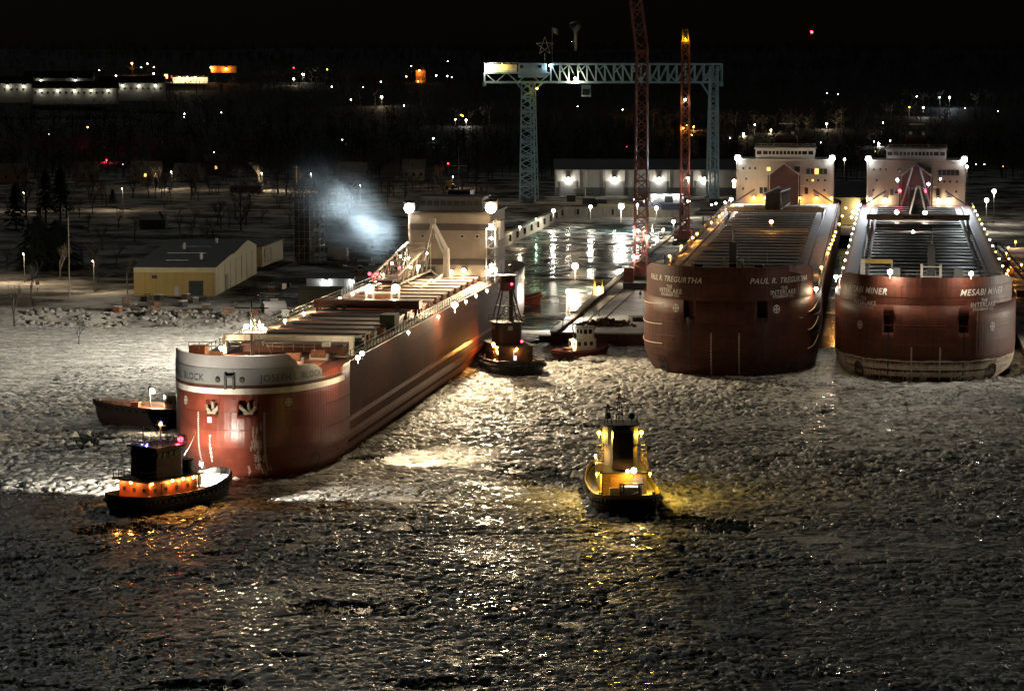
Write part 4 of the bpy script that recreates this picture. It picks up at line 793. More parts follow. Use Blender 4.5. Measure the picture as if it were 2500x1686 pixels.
mast(tA, (0, -1.6, 7.8), 3.2, yard=1.8); mast(tA, (-1.2, -3.4, 7.8), 2.2, yard=0)
bx('towing_bitt', (0, 4.8, 2.6), (.9, .4, 1.5), mGALV, tA); bx('searchlight_box', (0, 1.2, 4.7), (1.0, .8, 1.2), mGALV, tA)
lamp(tA, (0, -1.6, 10.2), 'a', .2, 120, name='mast_lamp'); lamp(tA, (.25, -1.8, 10.5), 'b', .12, 40, name='mast_lamp'); lamp(tA, (1.7, .1, 8.3), 'r', .36, 420, name='side_light'); lamp(tA, (-1.6, -3.0, 7.95), 'b', .12, 220, name='roof_lamp'); lamp(tA, (-.3, -3.6, 7.95), 'b', .1, 160, name='roof_lamp')
for x, y in ((-2.5, -6.6), (.0, -6.75), (2.75, -5.9), (2.95, -2.6), (2.95, -.8), (2.95, 1.0), (2.3, 3.2)): lamp(tA, (x, y, 3.62), 'a', .2, 190, name='deck_lamp', housing=False)
lamp(tA, (.0, 5.4, 4.4), 'n', .2, 70000, spot=172, aim=(-.55, 1, -.34), blend=.12, lift=.3)          # work flood facing the ship's bow
# ---- the yellow-lit tug in the middle, stern towards the camera
tB, zB = tug('harbour_tug', 'yellow tug lit amber, stern and winch towards the viewer, open ice around it', (13.6, 334.5, 0), R(-3), 24, 8.5, 1.3, 2.0, mTBLK, mDGREY, .7, mTYEL, tyres=14, tr=.4, rub=.3)
hB2 = link('deckhouse', None, None, tB, (0, 0, 0)); pb = rounded(5.6, -4.6, 7.2, 2.2); MB().prism(pb, 1.3, 4.0).build('house_wall', mTYEL, hB2); MB().prism(rounded(6.1, -5.0, 7.6, 2.3), 4.0, 4.18).build('upper_deck', mSTEEL, hB2)
bx('aft_door', (-1.2, -4.64, 2.5), (1.0, .08, 2.0), mYEL, hB2); bx('aft_door', (1.7, -4.64, 2.5), (1.3, .08, 2.0), mDGREY, hB2)
for x in (-2.2, .3): bx('house_locker', (x, -4.9, 2.1), (.7, .5, 1.5), mYEL, hB2)
wB = link('wheelhouse', None, None, tB, (0, 2.2, 0)); pwb = rounded(4.6, -2.4, 2.4, 1.6, both=True); MB().prism(rounded(4.4, -2.2, 2.2, 1.6, both=True), 4.18, 6.9).build('wheelhouse_base', M('tug grey yellow', (.20, .15, .06), .6, var=.4), wB); MB().prism(pwb, 6.9, 9.2).build('wheelhouse_wall', mSTEEL, wB); ring_windows(wB, pwb, 8.3, .8, .75, 1.0); MB().prism(rounded(5.1, -2.7, 2.7, 1.7, both=True), 9.2, 9.4).build('wheelhouse_roof', mSTEEL, wB)  # base is a duller, greyer yellow than the house walls
MB().prism([(-1.35, -2.9), (1.35, -2.9), (1.35, -.2), (-1.35, -.2)], 4.18, 8.9, .9).build('exhaust_stack', mTBLK, tB)
mast(tB, (0, 2.3, 9.4), 3.6, yard=1.4, legs=3); mast(tB, (-1.5, 1.6, 9.4), 2.4, yard=1.9, legs=3); mast(tB, (2.2, 2, 9.4), 1.6, yard=0); MB().ball((1.5, 1.6, 10.3), .45).tube((1.5, 1.6, 9.4), (1.5, 1.6, 10), .06).build('radome', mTBLK, tB); MB().ball((-1.5, 1.4, 10.3), .38).build('radome', mTBLK, tB)
rail('upper_railing', [(-3.0, -4.8, 4.2), (-3.0, 4, 4.2)], 1, mYEL, tB, .04, 1.2); rail('upper_railing', [(3.0, -4.8, 4.2), (3.0, 4, 4.2)], 1, mYEL, tB, .04, 1.2)
for sg in (-1, 1):
    ld = link('ladder', None, None, tB, (sg * 2.7, -1.4, 4.2))
    for x in (-.4, .4): beam('ladder_rail', (x, 0, 0), (x, .4, 3), .1, mYEL, ld)
    for k in range(6): bx('ladder_rung', (0, .03 + k * .06, .4 + k * .48), (.8, .1, .1), mYEL, ld)
bx('life_raft', (-3.0, -3.2, 4.7), (.9, 1.5, .9), mLGREY, tB)
wn_ = link('towing_winch', None, None, tB, (.5, -7.4, 1.4)); MB().tube((-1.1, 0, .9), (1.1, 0, .9), .62, n=14).build('drum', mGALV, wn_)
for x in (-1.25, 1.25): MB().tube((x - .08, 0, .9), (x + .08, 0, .9), .95, n=16).build('drum_flange', mSTEEL, wn_); beam('winch_post', (x * .75, -1.0, 0), (x * .75, -1.0, 1.9), .2, mSTEEL, wn_)
beam('winch_bar', (-1.5, -1.0, 1.85), (1.5, -1.0, 1.85), .18, mSTEEL, wn_); beam('winch_brace', (-.9, -1.1, .1), (.9, -1.1, .9), .1, mGALV, wn_); beam('winch_brace', (.9, -1.1, .1), (-.9, -1.1, .9), .1, mGALV, wn_); bx('winch_motor', (-2.0, .3, .6), (1.1, 1.0, 1.2), mGALV, wn_)
for x in (-3.3, 3.3): bx('bitt', (x, -8.2, 1.8), (.35, .35, 1.0), mSTEEL, tB)
for sg in (-1, 1):
    lamp(tB, (sg * 2.65, 1.0, 8.3), 'y', .26, 1100, name='wheelhouse_lamp'); lamp(tB, (sg * 3.3, -3.6, 3.8), 'y', .18, 900, name='deck_lamp')
lamp(tB, (.35, -5.3, 4.4), 'a', .2, 350, name='deck_lamp'); lamp(tB, (1.1, -5.6, 4.5), 'n', .34, 900, aim=(0, -.5, -1), spot=120); lamp(tB, (-3.2, -.6, 5.6), 'w', .17, 250, name='deck_lamp')
# ---- tall-towered dark tug alongside the lit ship's quarter
tC, zC = tug('harbour_tug', 'dark tug with raised pilothouse on a lattice tower, pushing at the lit ship', (-.7, 476, 0), R(-14), 23, 9.6, 1.6, 1.6, mTBLK, mTDK, .8, tyres=8, tr=.5, rub=.35)
hC = link('deckhouse', None, None, tC, (0, 0, 0)); MB().prism(rounded(6.2, -5.5, 6, 2), 1.6, 4.6).build('house_wall', M('tug dark brown paint', (.035, .02, .016), .5, var=.3), hC); MB().prism(rounded(6.8, -6, 6.5, 2.1), 4.6, 4.8).build('upper_deck', mTBLK, hC); ring_windows(hC, rounded(6.2, -5.5, 6, 2), 3.4, .5, .5, 2.0)
mTDKB = M('tug dark brown paint', (.035, .02, .016), .5, var=.3)
wC = link('wheelhouse', None, None, tC, (0, 1, 0)); pc = rounded(4.8, -2.6, 2.6, 1.4, both=True); MB().prism(pc, 4.8, 8.3).build('wheelhouse_wall', mTDKB, wC); ring_windows(wC, pc, 7.5, .8, .7, 1.2, MATS['light grey paint']); MB().prism(rounded(5.3, -3, 3, 1.5, both=True), 8.3, 8.5).build('wheelhouse_roof', mTBLK, wC); rail('roof_railing', [(-2.6, -2, 8.5), (2.6, -2, 8.5), (2.6, 4, 8.5), (-2.6, 4, 8.5)], 1, mSTEEL, tC, .05, .9)
tw = link('pilot_tower', None, None, tC, (0, 1, 8.5))
for x, y in ((-2.3, -1.8), (2.3, -1.8), (2.3, 1.8), (-2.3, 1.8)): beam('tower_leg', (x, y, 0), (x * .4, y * .45, 5.6), .2, mSTEEL, tw)
for z, w in ((2.8, 1.62), (5.5, .95)):
    for a, b in (((-1, -1), (1, -1)), ((1, -1), (1, 1)), ((1, 1), (-1, 1)), ((-1, 1), (-1, -1))): beam('tower_tie', (a[0] * w, a[1] * w * .8, z), (b[0] * w, b[1] * w * .8, z), .14, mSTEEL, tw)
for sg in (-1, 1): beam('tower_brace', (sg * 2.2, -1.75, .2), (sg * .5, -1.3, 2.8), .1, mSTEEL, tw)
for x in (-.75, -.1): beam('ladder_rail', (x, -1.5, 0), (x + .2, -.9, 5.6), .08, mGALV, tw)
for k in range(10): bx('ladder_rung', (-.42 + k * .02, -1.48 + k * .06, .4 + k * .5), (.62, .08, .08), mGALV, tw)
MB().tube((.8, 0, 0), (.8, 0, 5.4), .42, .36, 10).build('exhaust_pipe', mTBLK, tw)
pt = link('pilot_cab', None, None, tC, (0, 1, 14.1)); MB().prism(rounded(2.7, -1.2, 1.2, .5, both=True), 0, 2.5).build('cab_wall', mTDKB, pt); ring_windows(pt, rounded(2.7, -1.2, 1.2, .5, both=True), 1.7, .8, .8, 1.0); bx('cab_roof', (0, 0, 2.58), (3, 2.8, .16), mTBLK, pt); MB().tube((.6, 0, 2.6), (.6, 0, 3.6), .1).ball((.6, 0, 4.0), .45).build('radome', mTBLK, pt); MB().tube((-.9, 0, 2.6), (-.9, 0, 4.6), .05).build('whip_aerial', mSTEEL, pt)
lamp(tC, (.35, -1.3, 15.3), 'r', .22, 25, name='cab_lamp'); lamp(tC, (1.0, -5.9, 5.6), 'r', .22, 40, name='stern_lamp'); lamp(tC, (-3.4, -3.0, 4.9), 'a', .3, 2600, name='deck_lamp'); lamp(tC, (-3.0, -4.6, 3.9), 'a', .3, 2200, name='deck_lamp'); lamp(tC, (.1, -5.9, 4.3), 'a', .22, 300, name='deck_lamp'); bx('lit_doorway', (-.1, -5.54, 3.1), (.5, .08, 1.7), E('cool doorway', (.6, .8, 1), 1.1), hC)
for sg in (-1, 1): beam('side_davit', (sg * 3.4, -4, 2.4), (sg * 4.4, -7.6, 2.4), .22, mGALV, tC)
# ---- low red tug half hidden behind the bow, to the left
tD, zD = tug('harbour_tug', 'low dark red tug half hidden behind the grey banded bow, single bright lamp', (-50.6, 404, 0), R(-83), 25, 7.4, 2.2, 1.0, M('tug dark brown paint', (.035, .02, .016), .5, var=.3), mDECK, .6, tyres=4, tr=.4)
hD = link('deckhouse', None, None, tD, (0, 0, 0)); MB().prism(rounded(4.8, -9, 1.6, 1.6), 2.2, 4.6).build('house_wall', mGREY, hD); ring_windows(hD, rounded(4.8, -9, 1.6, 1.6), 3.7, .5, .5, 1.5); wD = link('wheelhouse', None, None, tD, (0, -3.4, 0)); MB().prism(rounded(3.8, -2.5, 2, 1.2), 4.6, 6.9).build('wheelhouse_wall', mSTEEL, wD); ring_windows(wD, rounded(3.8, -2.5, 2, 1.2), 6.1, .6, .7, .9)
mast(tD, (0, 4.0, 2.6), 3.6, yard=1.2); bx('deck_winch', (0, 6.2, 2.9), (1.6, 1.2, .9), mRUST, tD); lamp(tD, (0, 3.7, 5.0), 'w', .42, 5200)
# ---- small white-housed tug at the pier end
tE, zE = tug('harbour_tug', 'small red tug with white two storey house at the end of the pier', (12.6, 497, 0), R(62), 11.5, 4.4, .8, .9, mTRED, mDECK, .5, tyres=0, rub=.12)
hE = link('deckhouse', None, None, tE, (0, 0, 0)); pe = rounded(2.8, -1.6, 3.0, .8); MB().prism(pe, .8, 3.3).build('house_wall', mWHITE, hE); ring_windows(hE, pe, 2.5, .5, .6, 1.1); wE = link('wheelhouse', None, None, tE, (0, 1.2, 0)); pe2 = rounded(2.5, -1.3, 1.4, .7); MB().prism(pe2, 3.3, 5.4).build('wheelhouse_wall', mWHITE, wE); ring_windows(wE, pe2, 4.7, .6, .7, .95); MB().prism(rounded(2.9, -1.6, 1.7, .8), 5.4, 5.55).build('wheelhouse_roof', mLGREY, wE)
mast(tE, (0, .6, 5.5), 2.4, yard=1.4); mast(tE, (-.8, -1, 3.3), 1.8, yard=0); bx('engine_casing', (0, -2.7, 1.3), (1.5, 1.4, 1.0), mRUST, tE); rail('stern_railing', [(1.4, -4.4, 1.0), (-1.4, -4.4, 1.0)], .8, mGALV, tE, .04, .6); lamp(tE, (.6, -1.9, 3.2), 'w', .22, 500, name='deck_lamp')
# ---- boat whose bow shows past the lit ship's stern
tF, zF = tug('workboat', 'red workboat whose bow shows past the stern of the lit ship', (1.3, 604, 0), R(72), 11, 4, 1.0, 1.1, mTRED, mDECK, .5, rub=.12)
bx('deckhouse', (0, -1, 2.2), (2.4, 3.4, 2.2), mWHITE, tF); bx('wheelhouse', (0, -.6, 4), (2, 2, 1.5), mTRED, tF)
# ---- towline from the tug to the bow
MB().path([Vector((0, 0, 0)).lerp(Vector((0, 0, 0)), 0)] + [], .05) if False else None
a = tA.matrix_world
bpy.context.view_layer.update(); p0 = tA.matrix_world @ Vector((.3, 1.2, 5.3)); p1 = shipB.matrix_world @ Vector(hb.surf(-5.0, 7.2, .1)); tl = MB(); tl.path([p0.lerp(p1, i / 10) - Vector((0, 0, .5 * math.sin(math.pi * i / 10))) for i in range(11)], .05, 5)
tl.build('towline', mROPE, label='taut pale towline running from the tug to the red bow', category='rope')
# ================================================================= CRANES, PIER AND YARD
# ---- blue gantry crane
YG = 985; gcr = thing('gantry_crane', 'tall pale blue gantry crane of open truss spanning the dock', 'crane', (A(1510, 480, YG).x, YG, 3.0)); gl = gcr.location.copy()
def g(px, py, dy=0): p = A(px, py, YG); return Vector((p.x - gl.x, dy, p.z - gl.z))
xL, xR, zT, zB_ = g(1183, 155).x, g(1762, 155).x, g(1300, 157).z, g(1300, 201).z
gs = M('crane blue steel', (.38, .60, .72), .5, var=.2, scale=.3)
for dy in (-3.2, 3.2):
    x2 = g(1345, 155).x
    for z in (zT, zB_): beam('girder_chord', ((x2 if z == zT else xL), dy, z), (xR, dy, z), .75, gs, gcr)
    n = 19
    for k in range(n + 1):
        x = x2 + (xR - x2) * k / n; beam('girder_post', (x, dy, zB_), (x, dy, zT), .42, gs, gcr)
        if k < n:
            xm = x2 + (xR - x2) * (k + 1) / n; a, b = (zT, (zT + zB_) / 2) if k % 2 == 0 else ((zT + zB_) / 2, zT)
            beam('girder_brace', (x, dy, zT if k < n / 2 else zB_), (xm, dy, zB_ if k < n / 2 else zT), .38, gs, gcr)
            if k % 2: beam('girder_brace', (x, dy, (zT + zB_) / 2), (xm, dy, zT if k < n / 2 else zB_), .26, gs, gcr)
    for k in range(6):
        xa, xb = xL + (x2 - xL) * k / 6, xL + (x2 - xL) * (k + 1) / 6; zz = zB_ + 3.4
        beam('girder_brace', (xa, dy, zB_ if k % 2 else zz), (xb, dy, zz if k % 2 else zB_), .3, gs, gcr)
    beam('girder_chord', (xL, dy, zB_ + 3.4), (x2, dy, zB_ + 3.4), .6, gs, gcr); beam('girder_post', (xL, dy, zB_), (xL, dy, zB_ + 3.4), .6, gs, gcr)
for k in range(12): x = xL + (xR - xL) * k / 11; beam('girder_tie', (x, -3.2, zB_), (x, 3.2, zB_), .3, gs, gcr)
bx('machinery_house', ((xL + g(1262, 0).x) / 2, 0, zT - 1.2), (g(1262, 0).x - xL, 5.4, 2.2), mWHITE, gcr); bx('house_roof', ((xL + g(1262, 0).x) / 2, 0, zT + .4), (g(1262, 0).x - xL + .6, 6, .25), gs, gcr); bx('name_panel', ((xL + g(1262, 0).x) / 2, 0, zT - 2.9), (g(1262, 0).x - xL, 5.5, 1.0), gs, gcr)
bx('trolley_house', (g(1300, 0).x, 0, zT - 2.2), (g(1332, 0).x - g(1262, 0).x, 6.6, 5.2), gs, gcr); windows(gcr, [(g(1273, 0).x, zT - .9, 1.2, 1), (g(1318, 0).x, zT - .9, 1.2, 1)], -3.35, frame=gs)
for x in (1183, 1762): bx('end_bumper', (g(x, 0).x, 0, zB_ - .6), (1.2, 5, 1.8), gs, gcr)
zb0 = 0.3
for sg in (-1, 1): lattice('leg', gcr, (g(1288, 0).x, sg * 9.5, zb0), (g(1288, 0).x, sg * 4, zB_), 5.6, 4.2, 16, gs, .3, 3.0, 3.0, (1, 0, 0), 'leg_chord', 'leg_lacing')
lattice('leg', gcr, (g(1308, 0).x, 12, zb0), (g(1300, 0).x, 4.5, zB_), 2.2, 2.0, 14, gs, .26, None, None, (1, 0, 0), 'leg_chord', 'leg_lacing')
for sg in (-1, 1): lattice('leg', gcr, (g(1743, 0).x, sg * 9, zb0), (g(1744, 0).x, sg * 2, zT - 1), 3.0, 2.6, 18, gs, .28, None, None, (1, 0, 0), 'leg_chord', 'leg_lacing')
beam('knee_brace', g(1712, 202), g(1736, 240), .6, gs, gcr); beam('knee_brace', g(1262, 202), g(1276, 222), .6, gs, gcr); beam('knee_brace', g(1325, 202), g(1303, 222), .6, gs, gcr)
cabin = g(1431, 222); bx('crane_cabin', (cabin.x, 0, cabin.z), (3.4, 3.0, 4.2), gs, gcr); bx('cabin_window', (cabin.x, -1.55, cabin.z - .4), (2.6, .1, 2.2), mGLASS, gcr)
for px in (1290, 1743): bx('bogie', (g(px, 0).x, 0, .6), (4, 24, 1.4), mSTEEL, gcr)
for px, py, c in ((1187, 159, 'w'), (1226, 159, 'y'), (1311, 216, 'y'), (1403, 191, 'w'), (1342, 160, 'c')): q = g(px, py); lamp(gcr, (q.x, -3.6, q.z), c, .35, 300 if c != 'w' else 5000, name='crane_lamp')
# star and flag on top of the crane
stp = A(1330, 152, YG); star = thing('star_decoration', 'open metal star on a pole on top of the blue gantry crane', 'star', (stp.x, YG, zT + 3.3)); beam('star_pole', (0, 0, 0), (0, 0, 3.6), .25, mGALV, star)
pts = [Vector((3.4 * math.sin(2 * math.pi * k * 2 / 5), 0, 6.2 + 3.4 * math.cos(2 * math.pi * k * 2 / 5))) for k in range(5)]
for k in range(5): beam('star_bar', pts[k], pts[(k + 1) % 5], .22, mLGREY, star)
fl = thing('flagpole', 'thin flagpole with a pale flag on the blue gantry crane', 'flagpole', (A(1348, 152, YG).x, YG, zT + 3.3)); beam('pole', (0, 0, 0), (0, 0, 13), .16, mGALV, fl)
m = MB(); m.loft([[(x * .35, .25 * math.sin(x * 1.1 + z), 11.0 + z * 1.0 - x * .14) for x in range(7)] for z in range(3)], False); m.build('flag', mLGREY, fl)
# ---- red lattice boom cranes on the pier
def boom_crane(label, px, py, h1, jib, w, tip=None):
    b = G(px, py, QZ); t = thing('crawler_crane', label, 'crane', b, -HA, 'red boom cranes on the pier')
    for sx in (-2.6, 2.6):
        m = MB(); P = [(sx - .5, -3.6 + .7 * math.cos(a), .75 + .75 * math.sin(a)) for a in np.linspace(math.pi / 2, 1.5 * math.pi, 7)] + [(sx - .5, 3.6 + .7 * math.cos(a), .75 + .75 * math.sin(a)) for a in np.linspace(-math.pi / 2, math.pi / 2, 7)]
        m.loft([P, [(x + 1.0, y, z) for x, y, z in P]], True, True); m.build('crawler_track', mSTEEL, t)
    bx('carbody', (0, 0, 1.2), (4.4, 3.6, 1.0), mSTEEL, t); bx('upper_works', (0, 1.6, 2.9), (3.6, 7.2, 2.4), mCRED, t); bx('counterweight', (0, 5.8, 2.9), (4.2, 1.4, 3.0), mSTEEL, t)
    cb = bx('operator_cab', (-2.3, -1.2, 2.9), (1.2, 2.0, 2.2), mCRED, t); bx('cab_window', (0, -1.02, .3), (1.0, .06, 1.2), mGLASS, cb)
    lattice('boom', t, (0, -1.6, 2.6), (0, -1.6, h1), w, w * .86, int(h1 / 2.2), mCRED, .24, None, None, (1, 0, 0))
    bx('boom_tip', (0, -1.6, h1), (w, 1.6, 1.0), mCRED, t)
    if jib: lattice('jib', t, (0, -1.6, h1 + .4), (jib[0], -1.6, h1 + jib[1]), w * .92, w * .8, int(jib[1] / 2.2), mCRED, .22, None, None, (1, 0, 0), 'jib_chord', 'jib_lacing')
    if tip: lattice('tip', t, (0, -1.6, h1 + .4), (-.2, -1.6, h1 + 3.6), w * .7, w * .55, 4, tip, .18, None, None, (1, 0, 0), 'tip_chord', 'tip_lacing'); bx('tip_platform', (0, -1.6, h1 + .2), (2.4, 2, .2), tip, t)
    m = MB(); m.bar((.6, -2.6, 4), (.3, -2.6, h1), .07); m.bar((-.6, -2.6, 4), (-.3, -2.6, h1), .07); m.build('hoist_cable', mSTEEL, t); beam('backstay', (0, 5, 4), (0, .2, 13), .2, mCRED, t)
    for z in (8, 14, 20.5): bx('boom_platform', (0, -1.6, z), (w + .9, 2.6, .16), mCRED, t)
    return t
cr1 = boom_crane('nearer and taller red lattice boom crane, boom leaving the top of the picture', 1566, 690, 54, (-3.4, 26), 2.9)
cr2 = boom_crane('farther red lattice boom crane with a yellow tip section', 1672, 598, 57, None, 2.4, mYEL)
for z, x in ((6.5, -1.6), (11, 1.7), (12.5, -.6)): lamp(cr1, (x, -3.2, z), 'n', .3, 900, name='work_lamp')
lamp(cr2, (1.0, -3, 19), 'n', .3, 700, name='work_lamp'); lamp(cr2, (-.5, -3.0, 33), 'y', .2, 220, name='boom_lamp'); lamp(cr2, (0, -3.0, 41), 'w', .25, 200, name='boom_lamp'); lamp(cr2, (0, -3.1, 58), 'y', .12, 150, name='boom_lamp')
# ---- the long white hall behind the dock
hp0 = G(1358, 479, 3.0); hall = thing('assembly_hall', 'long white industrial hall with grey doors and lamps above them behind the dock', 'building', hp0, R(-1)); mHALL = M('hall cladding', (.46, .46, .44), .6, var=.15, scale=.2, streak=.2, scol=(.2, .2, .2)); mHBAND = M('hall plinth', (.10, .105, .11), .6)
S_ = hp0.y / F; LW = 84
for k in range(14): bx('wall_panel', (LW * (k + .5) / 14, .3, 5.0), (LW / 14 - .08, .6, 9.6), mHALL, hall)
bx('plinth_band', (LW / 2, -.06, 1.7), (LW, .14, 3.2), mHBAND, hall); bx('side_wall', (-.2, 22, 4.9), (.6, 44, 9.4), mGREY, hall); bx('eave_gutter', (LW / 2, -.3, 9.9), (LW + 1, .5, .35), mLGREY, hall)
MB().add([(-1, -.6, 10), (LW + 1, -.6, 10), (LW + 1, 22, 13.2), (-1, 22, 13.2), (-1, 46, 10), (LW + 1, 46, 10)], [(0, 1, 2, 3), (3, 2, 5, 4), (0, 3, 4), (1, 5, 2)]).build('roof', M('metal roof', (.10, .11, .12), .5, var=.3, scale=.2), hall)
hx = lambda zx: (1150 + zx / 2.904 - 1358) * S_
for z0, z1, lx in ((625, 750, 690), (952, 1085, 1017), (1265, 1392, 1330), (1590, 1690, 1650)):
    x0_, x1_ = hx(z0), hx(z1); dr = bx('roll_door', ((x0_ + x1_) / 2, -.1, 2.9), (x1_ - x0_, .3, 5.6), M('roll door grey', (.20, .21, .22), .5, var=.1), hall)
    for k in range(6): bx('door_slat', (0, -.18, -2.3 + k * .92), (x1_ - x0_ - .3, .08, .7), MATS['roll door grey'], dr)
    lamp(hall, (hx(lx), -.9, 6.6), 'n', .5, 900, name='wall_lamp')
for zx in (772, 933, 1092, 1412, 1570): bx('downpipe', (hx(zx), -.2, 5), (.25, .3, 9.6), mHBAND, hall)
# ---- low workshop in front of the hall and clutter along the dock head
def onq(px, py, z=3.0): return G(px, py, z)
ws = thing('workshop', 'low bright white workshop lit from inside behind the dock head', 'building', onq(1590, 497), -HA); bx('wall', (5.5, 2, 1.7), (12, 4, 3.3), mWHITE, ws); bx('roof', (5.5, 2, 3.45), (12.6, 4.6, .2), mSNOW, ws); bx('dark_opening', (6.3, -.03, 1.4), (3.0, .1, 2.6), mSTEEL, ws)
for x in (1.2, 4.6, 8.4, 10.4): lamp(ws, (x, -.5, 3.1), 'c', .2, 150, name='wall_lamp')
cont = [(1575, 508, 6, 2.4, 'blue', (.04, .07, .16)), (1600, 510, 6, 2.4, 'blue', (.04, .07, .16)), (1640, 512, 7, 2.2, 'dark blue', (.03, .05, .10)), (1440, 498, 5, 2.2, 'dark', (.03, .03, .035)), (1468, 500, 4, 2, 'dark', (.03, .03, .035)), (1490, 508, 9, 1.3, 'pale yellow', (.42, .40, .20)), (1530, 508, 8, 1.3, 'pale yellow', (.42, .40, .20)), (1395, 492, 3, 2.4, 'dark', (.03, .03, .035)), (1545, 484, 3.2, 3.6, 'light grey', (.45, .47, .5)), (1415, 480, 4.4, 3.0, 'white', (.5, .5, .5))]
for i, (px, py, w, h, nm, col) in enumerate(cont):
    p = onq(px, py); t = thing('container', f'{nm} container standing on the dock head below the white hall', 'container', p, -HA, f'{nm} containers on the dock head'); mt = M('container ' + nm, col, .55, var=.2); bx('body', (0, 0, h / 2), (w, 2.4, h), mt, t)
    for k in range(int(w / .8)): bx('corrugation', (-w / 2 + .4 + k * .8, -1.23, h / 2), (.3, .08, h - .3), mt, t)
    bx('snow_cap', (0, 0, h + .05), (w, 2.4, .1), mSNOW, t)
# ---- lamp posts of the dock and pier
def post(px, py, hpx, col, r, power, label, ground=3.0, group=None, spot=None, aim=None):
    """lamp at pixel (px, py); its foot stands hpx metres lower on the ground"""
    d = ray(px, py); z = ground + hpx; tt = (z - CAMZ) / d.z; p = Vector((d.x * tt, d.y * tt, ground))
    t = thing('lamp_post', label, 'lamp', p, 0, group); MB().tube((0, .25, 0), (0, .25, hpx), .12, .08, 6).build('pole', mSTEEL, t); lamp(t, (0, 0, hpx), col, r, power, name='lamp_head', spot=spot, aim=aim); return t
GD = 'lamp posts around the dock'
for k, (x, y, c, r, p, hh_, lb) in enumerate(((522, 488, 'n', .55, 3500, 3, 'bright lamp post at the far left corner of the dock'), (990, 440, 'n', .5, 3500, 4, 'lamp post on the dock head, left of the brightest lamp'), (1378, 435, 'n', .85, 26000, 5, 'brightest round lamp post on the dock head'), (1580, 420, 'n', .55, 3000, 5, 'lamp post on the dock head just left of the tall red boom'), (1822, 455, 'n', .55, 4000, 4, 'lamp post on the dock head between the two red booms'), (98, 693, 'w', .30, 1500, 2.5, 'small lamp post on the left dock wall nearest the ship'), (303, 592, 'g', .22, 500, 2, 'small pale green lamp post on the left dock wall'), (2038, 625, 'n', .45, 2500, 4, 'lamp post at the right dock corner behind the second boom'), (1908, 725, 'w', .3, 1200, 3, 'small lamp post on the pier below the second red boom'), (2228, 370, 'n', .5, 2500, 5, 'lamp post right of the yellow tipped crane'), (1770, 360, 'w', .22, 500, 3, 'small lamp in front of the low workshop'), (1668, 368, 'w', .25, 500, 3, 'small lamp left of the low workshop'), (1545, 348, 'c', .3, 800, 4, 'cool lamp beside the blue containers'))):
    post(1250 + x / 5.167, 420 + y / 5.167, hh_, c, r, p, lb, 3.0 if y < 640 and x > 480 else 2.6, GD)
lpA = post(1404, 652 - 2, 3.4, 'w', .72, 15000, 'large round lamp post on the pier beside the tall red crane', QZ, GD)
# ---- pier things
z6 = lambda x, y: (1250 + x / 6.03, 660 + y / 6.03)
lt = thing('light_mast', 'glittering light mast with a white flood at the pier end', 'lamp', G(*z6(825, 715), QZ)); lattice('mast', lt, (0, 0, 0), (.1, 0, 4.6), .8, .5, 6, mGALV, .07, None, None, (1, 0, 0), 'mast_chord', 'mast_lacing'); lamp(lt, (.1, -.3, 5.6), 'n', .5, 9000); bx('mast_box', (0, .2, 2.2), (.7, .6, 1.0), mRUST, lt)
yl = thing('yellow_telehandler', 'yellow upright lifting machine with a glowing lamp on the snowy pier', 'machine', G(*z6(1270, 372), QZ), R(-6))
for x in (-.95, .95):
    beam('mast_rail', (x * 1.1, 0, 0), (x * .85, .2, 3.5), .28, mYEL, yl); bx('fork', (x * .5, -.8, .25), (.2, 1.6, .12), mSTEEL, yl)
    for y in (.7, 2.6): MB().tube((x * 1.25 - .2, y, .5), (x * 1.25 + .2, y, .5), .5, n=14).build('wheel', mBLACK, yl)
bx('top_beam', (0, .2, 3.5), (2.0, .4, .3), mYEL, yl); bx('body', (0, 1.7, 1.1), (2.0, 3.0, 1.2), mYEL, yl); cbn = bx('cab', (0, 1.3, 2.4), (1.6, 1.8, 1.5), mYEL, yl); bx('cab_window', (0, -.92, .1), (1.3, .06, 1.0), mGLASS, cbn); bx('carriage_plate', (0, -.1, .7), (1.7, .2, .9), mORNG, yl); beam('guard_bar', (-.7, -.05, 3.2), (-.3, -.05, 2.2), .08, mSTEEL, yl); beam('guard_bar', (.7, -.05, 3.2), (.3, -.05, 2.2), .08, mSTEEL, yl)
lamp(yl, (.15, -.45, 1.75), 'w', .3, 1400, name='head_lamp')
dbr = thing('debris_heap', 'long rust brown heap of scrap on the pier', 'heap', G(*z6(1370, 800), QZ)); rr_ = random.Random(3)
mRC = [MB().ball((0, 0, 0), .5, 6, 4).mesh('scrap_piece') for _ in range(3)]
for me in mRC:
    for v in me.vertices: v.co = v.co * rr_.uniform(.6, 1.3)
    me.materials.append(mRUST)
for k in range(150):
    x = rr_.gauss(0, 2.6); y = rr_.gauss(0, 2.0); hgt = max(0, 1.3 - abs(x) * .22 - abs(y) * .25); o = link('scrap_piece', mRC[k % 3], None, dbr, (x, y, rr_.uniform(0, hgt) + .1)); s = rr_.uniform(.5, 1.1); o.scale = (s, s, s * .6); o.rotation_euler = (rr_.random() * 3, rr_.random() * 3, rr_.random() * 3)
pal = thing('pallet_stack', 'dark stack of planks beside the dark red bow', 'planks', G(*z6(1850, 740), QZ), R(10))
for k in range(5):
    for z in range(3): bx('plank', (-1.3 + k * .6, 0, .15 + z * .3), (.45, 4.2, .2), mWOOD, pal)
frm = thing('trestle_frame', 'rusty portal frame standing on the pier end', 'frame', G(*z6(820, 880), QZ), R(-8))
for x in (-.95, 1.0): beam('frame_post', (x, 0, 0), (x * .95, 0, 2.1), .22, mRUST, frm); beam('frame_strut', (x, 0, 1.6), (x * 1.5, 1.0, 0), .12, mRUST, frm)
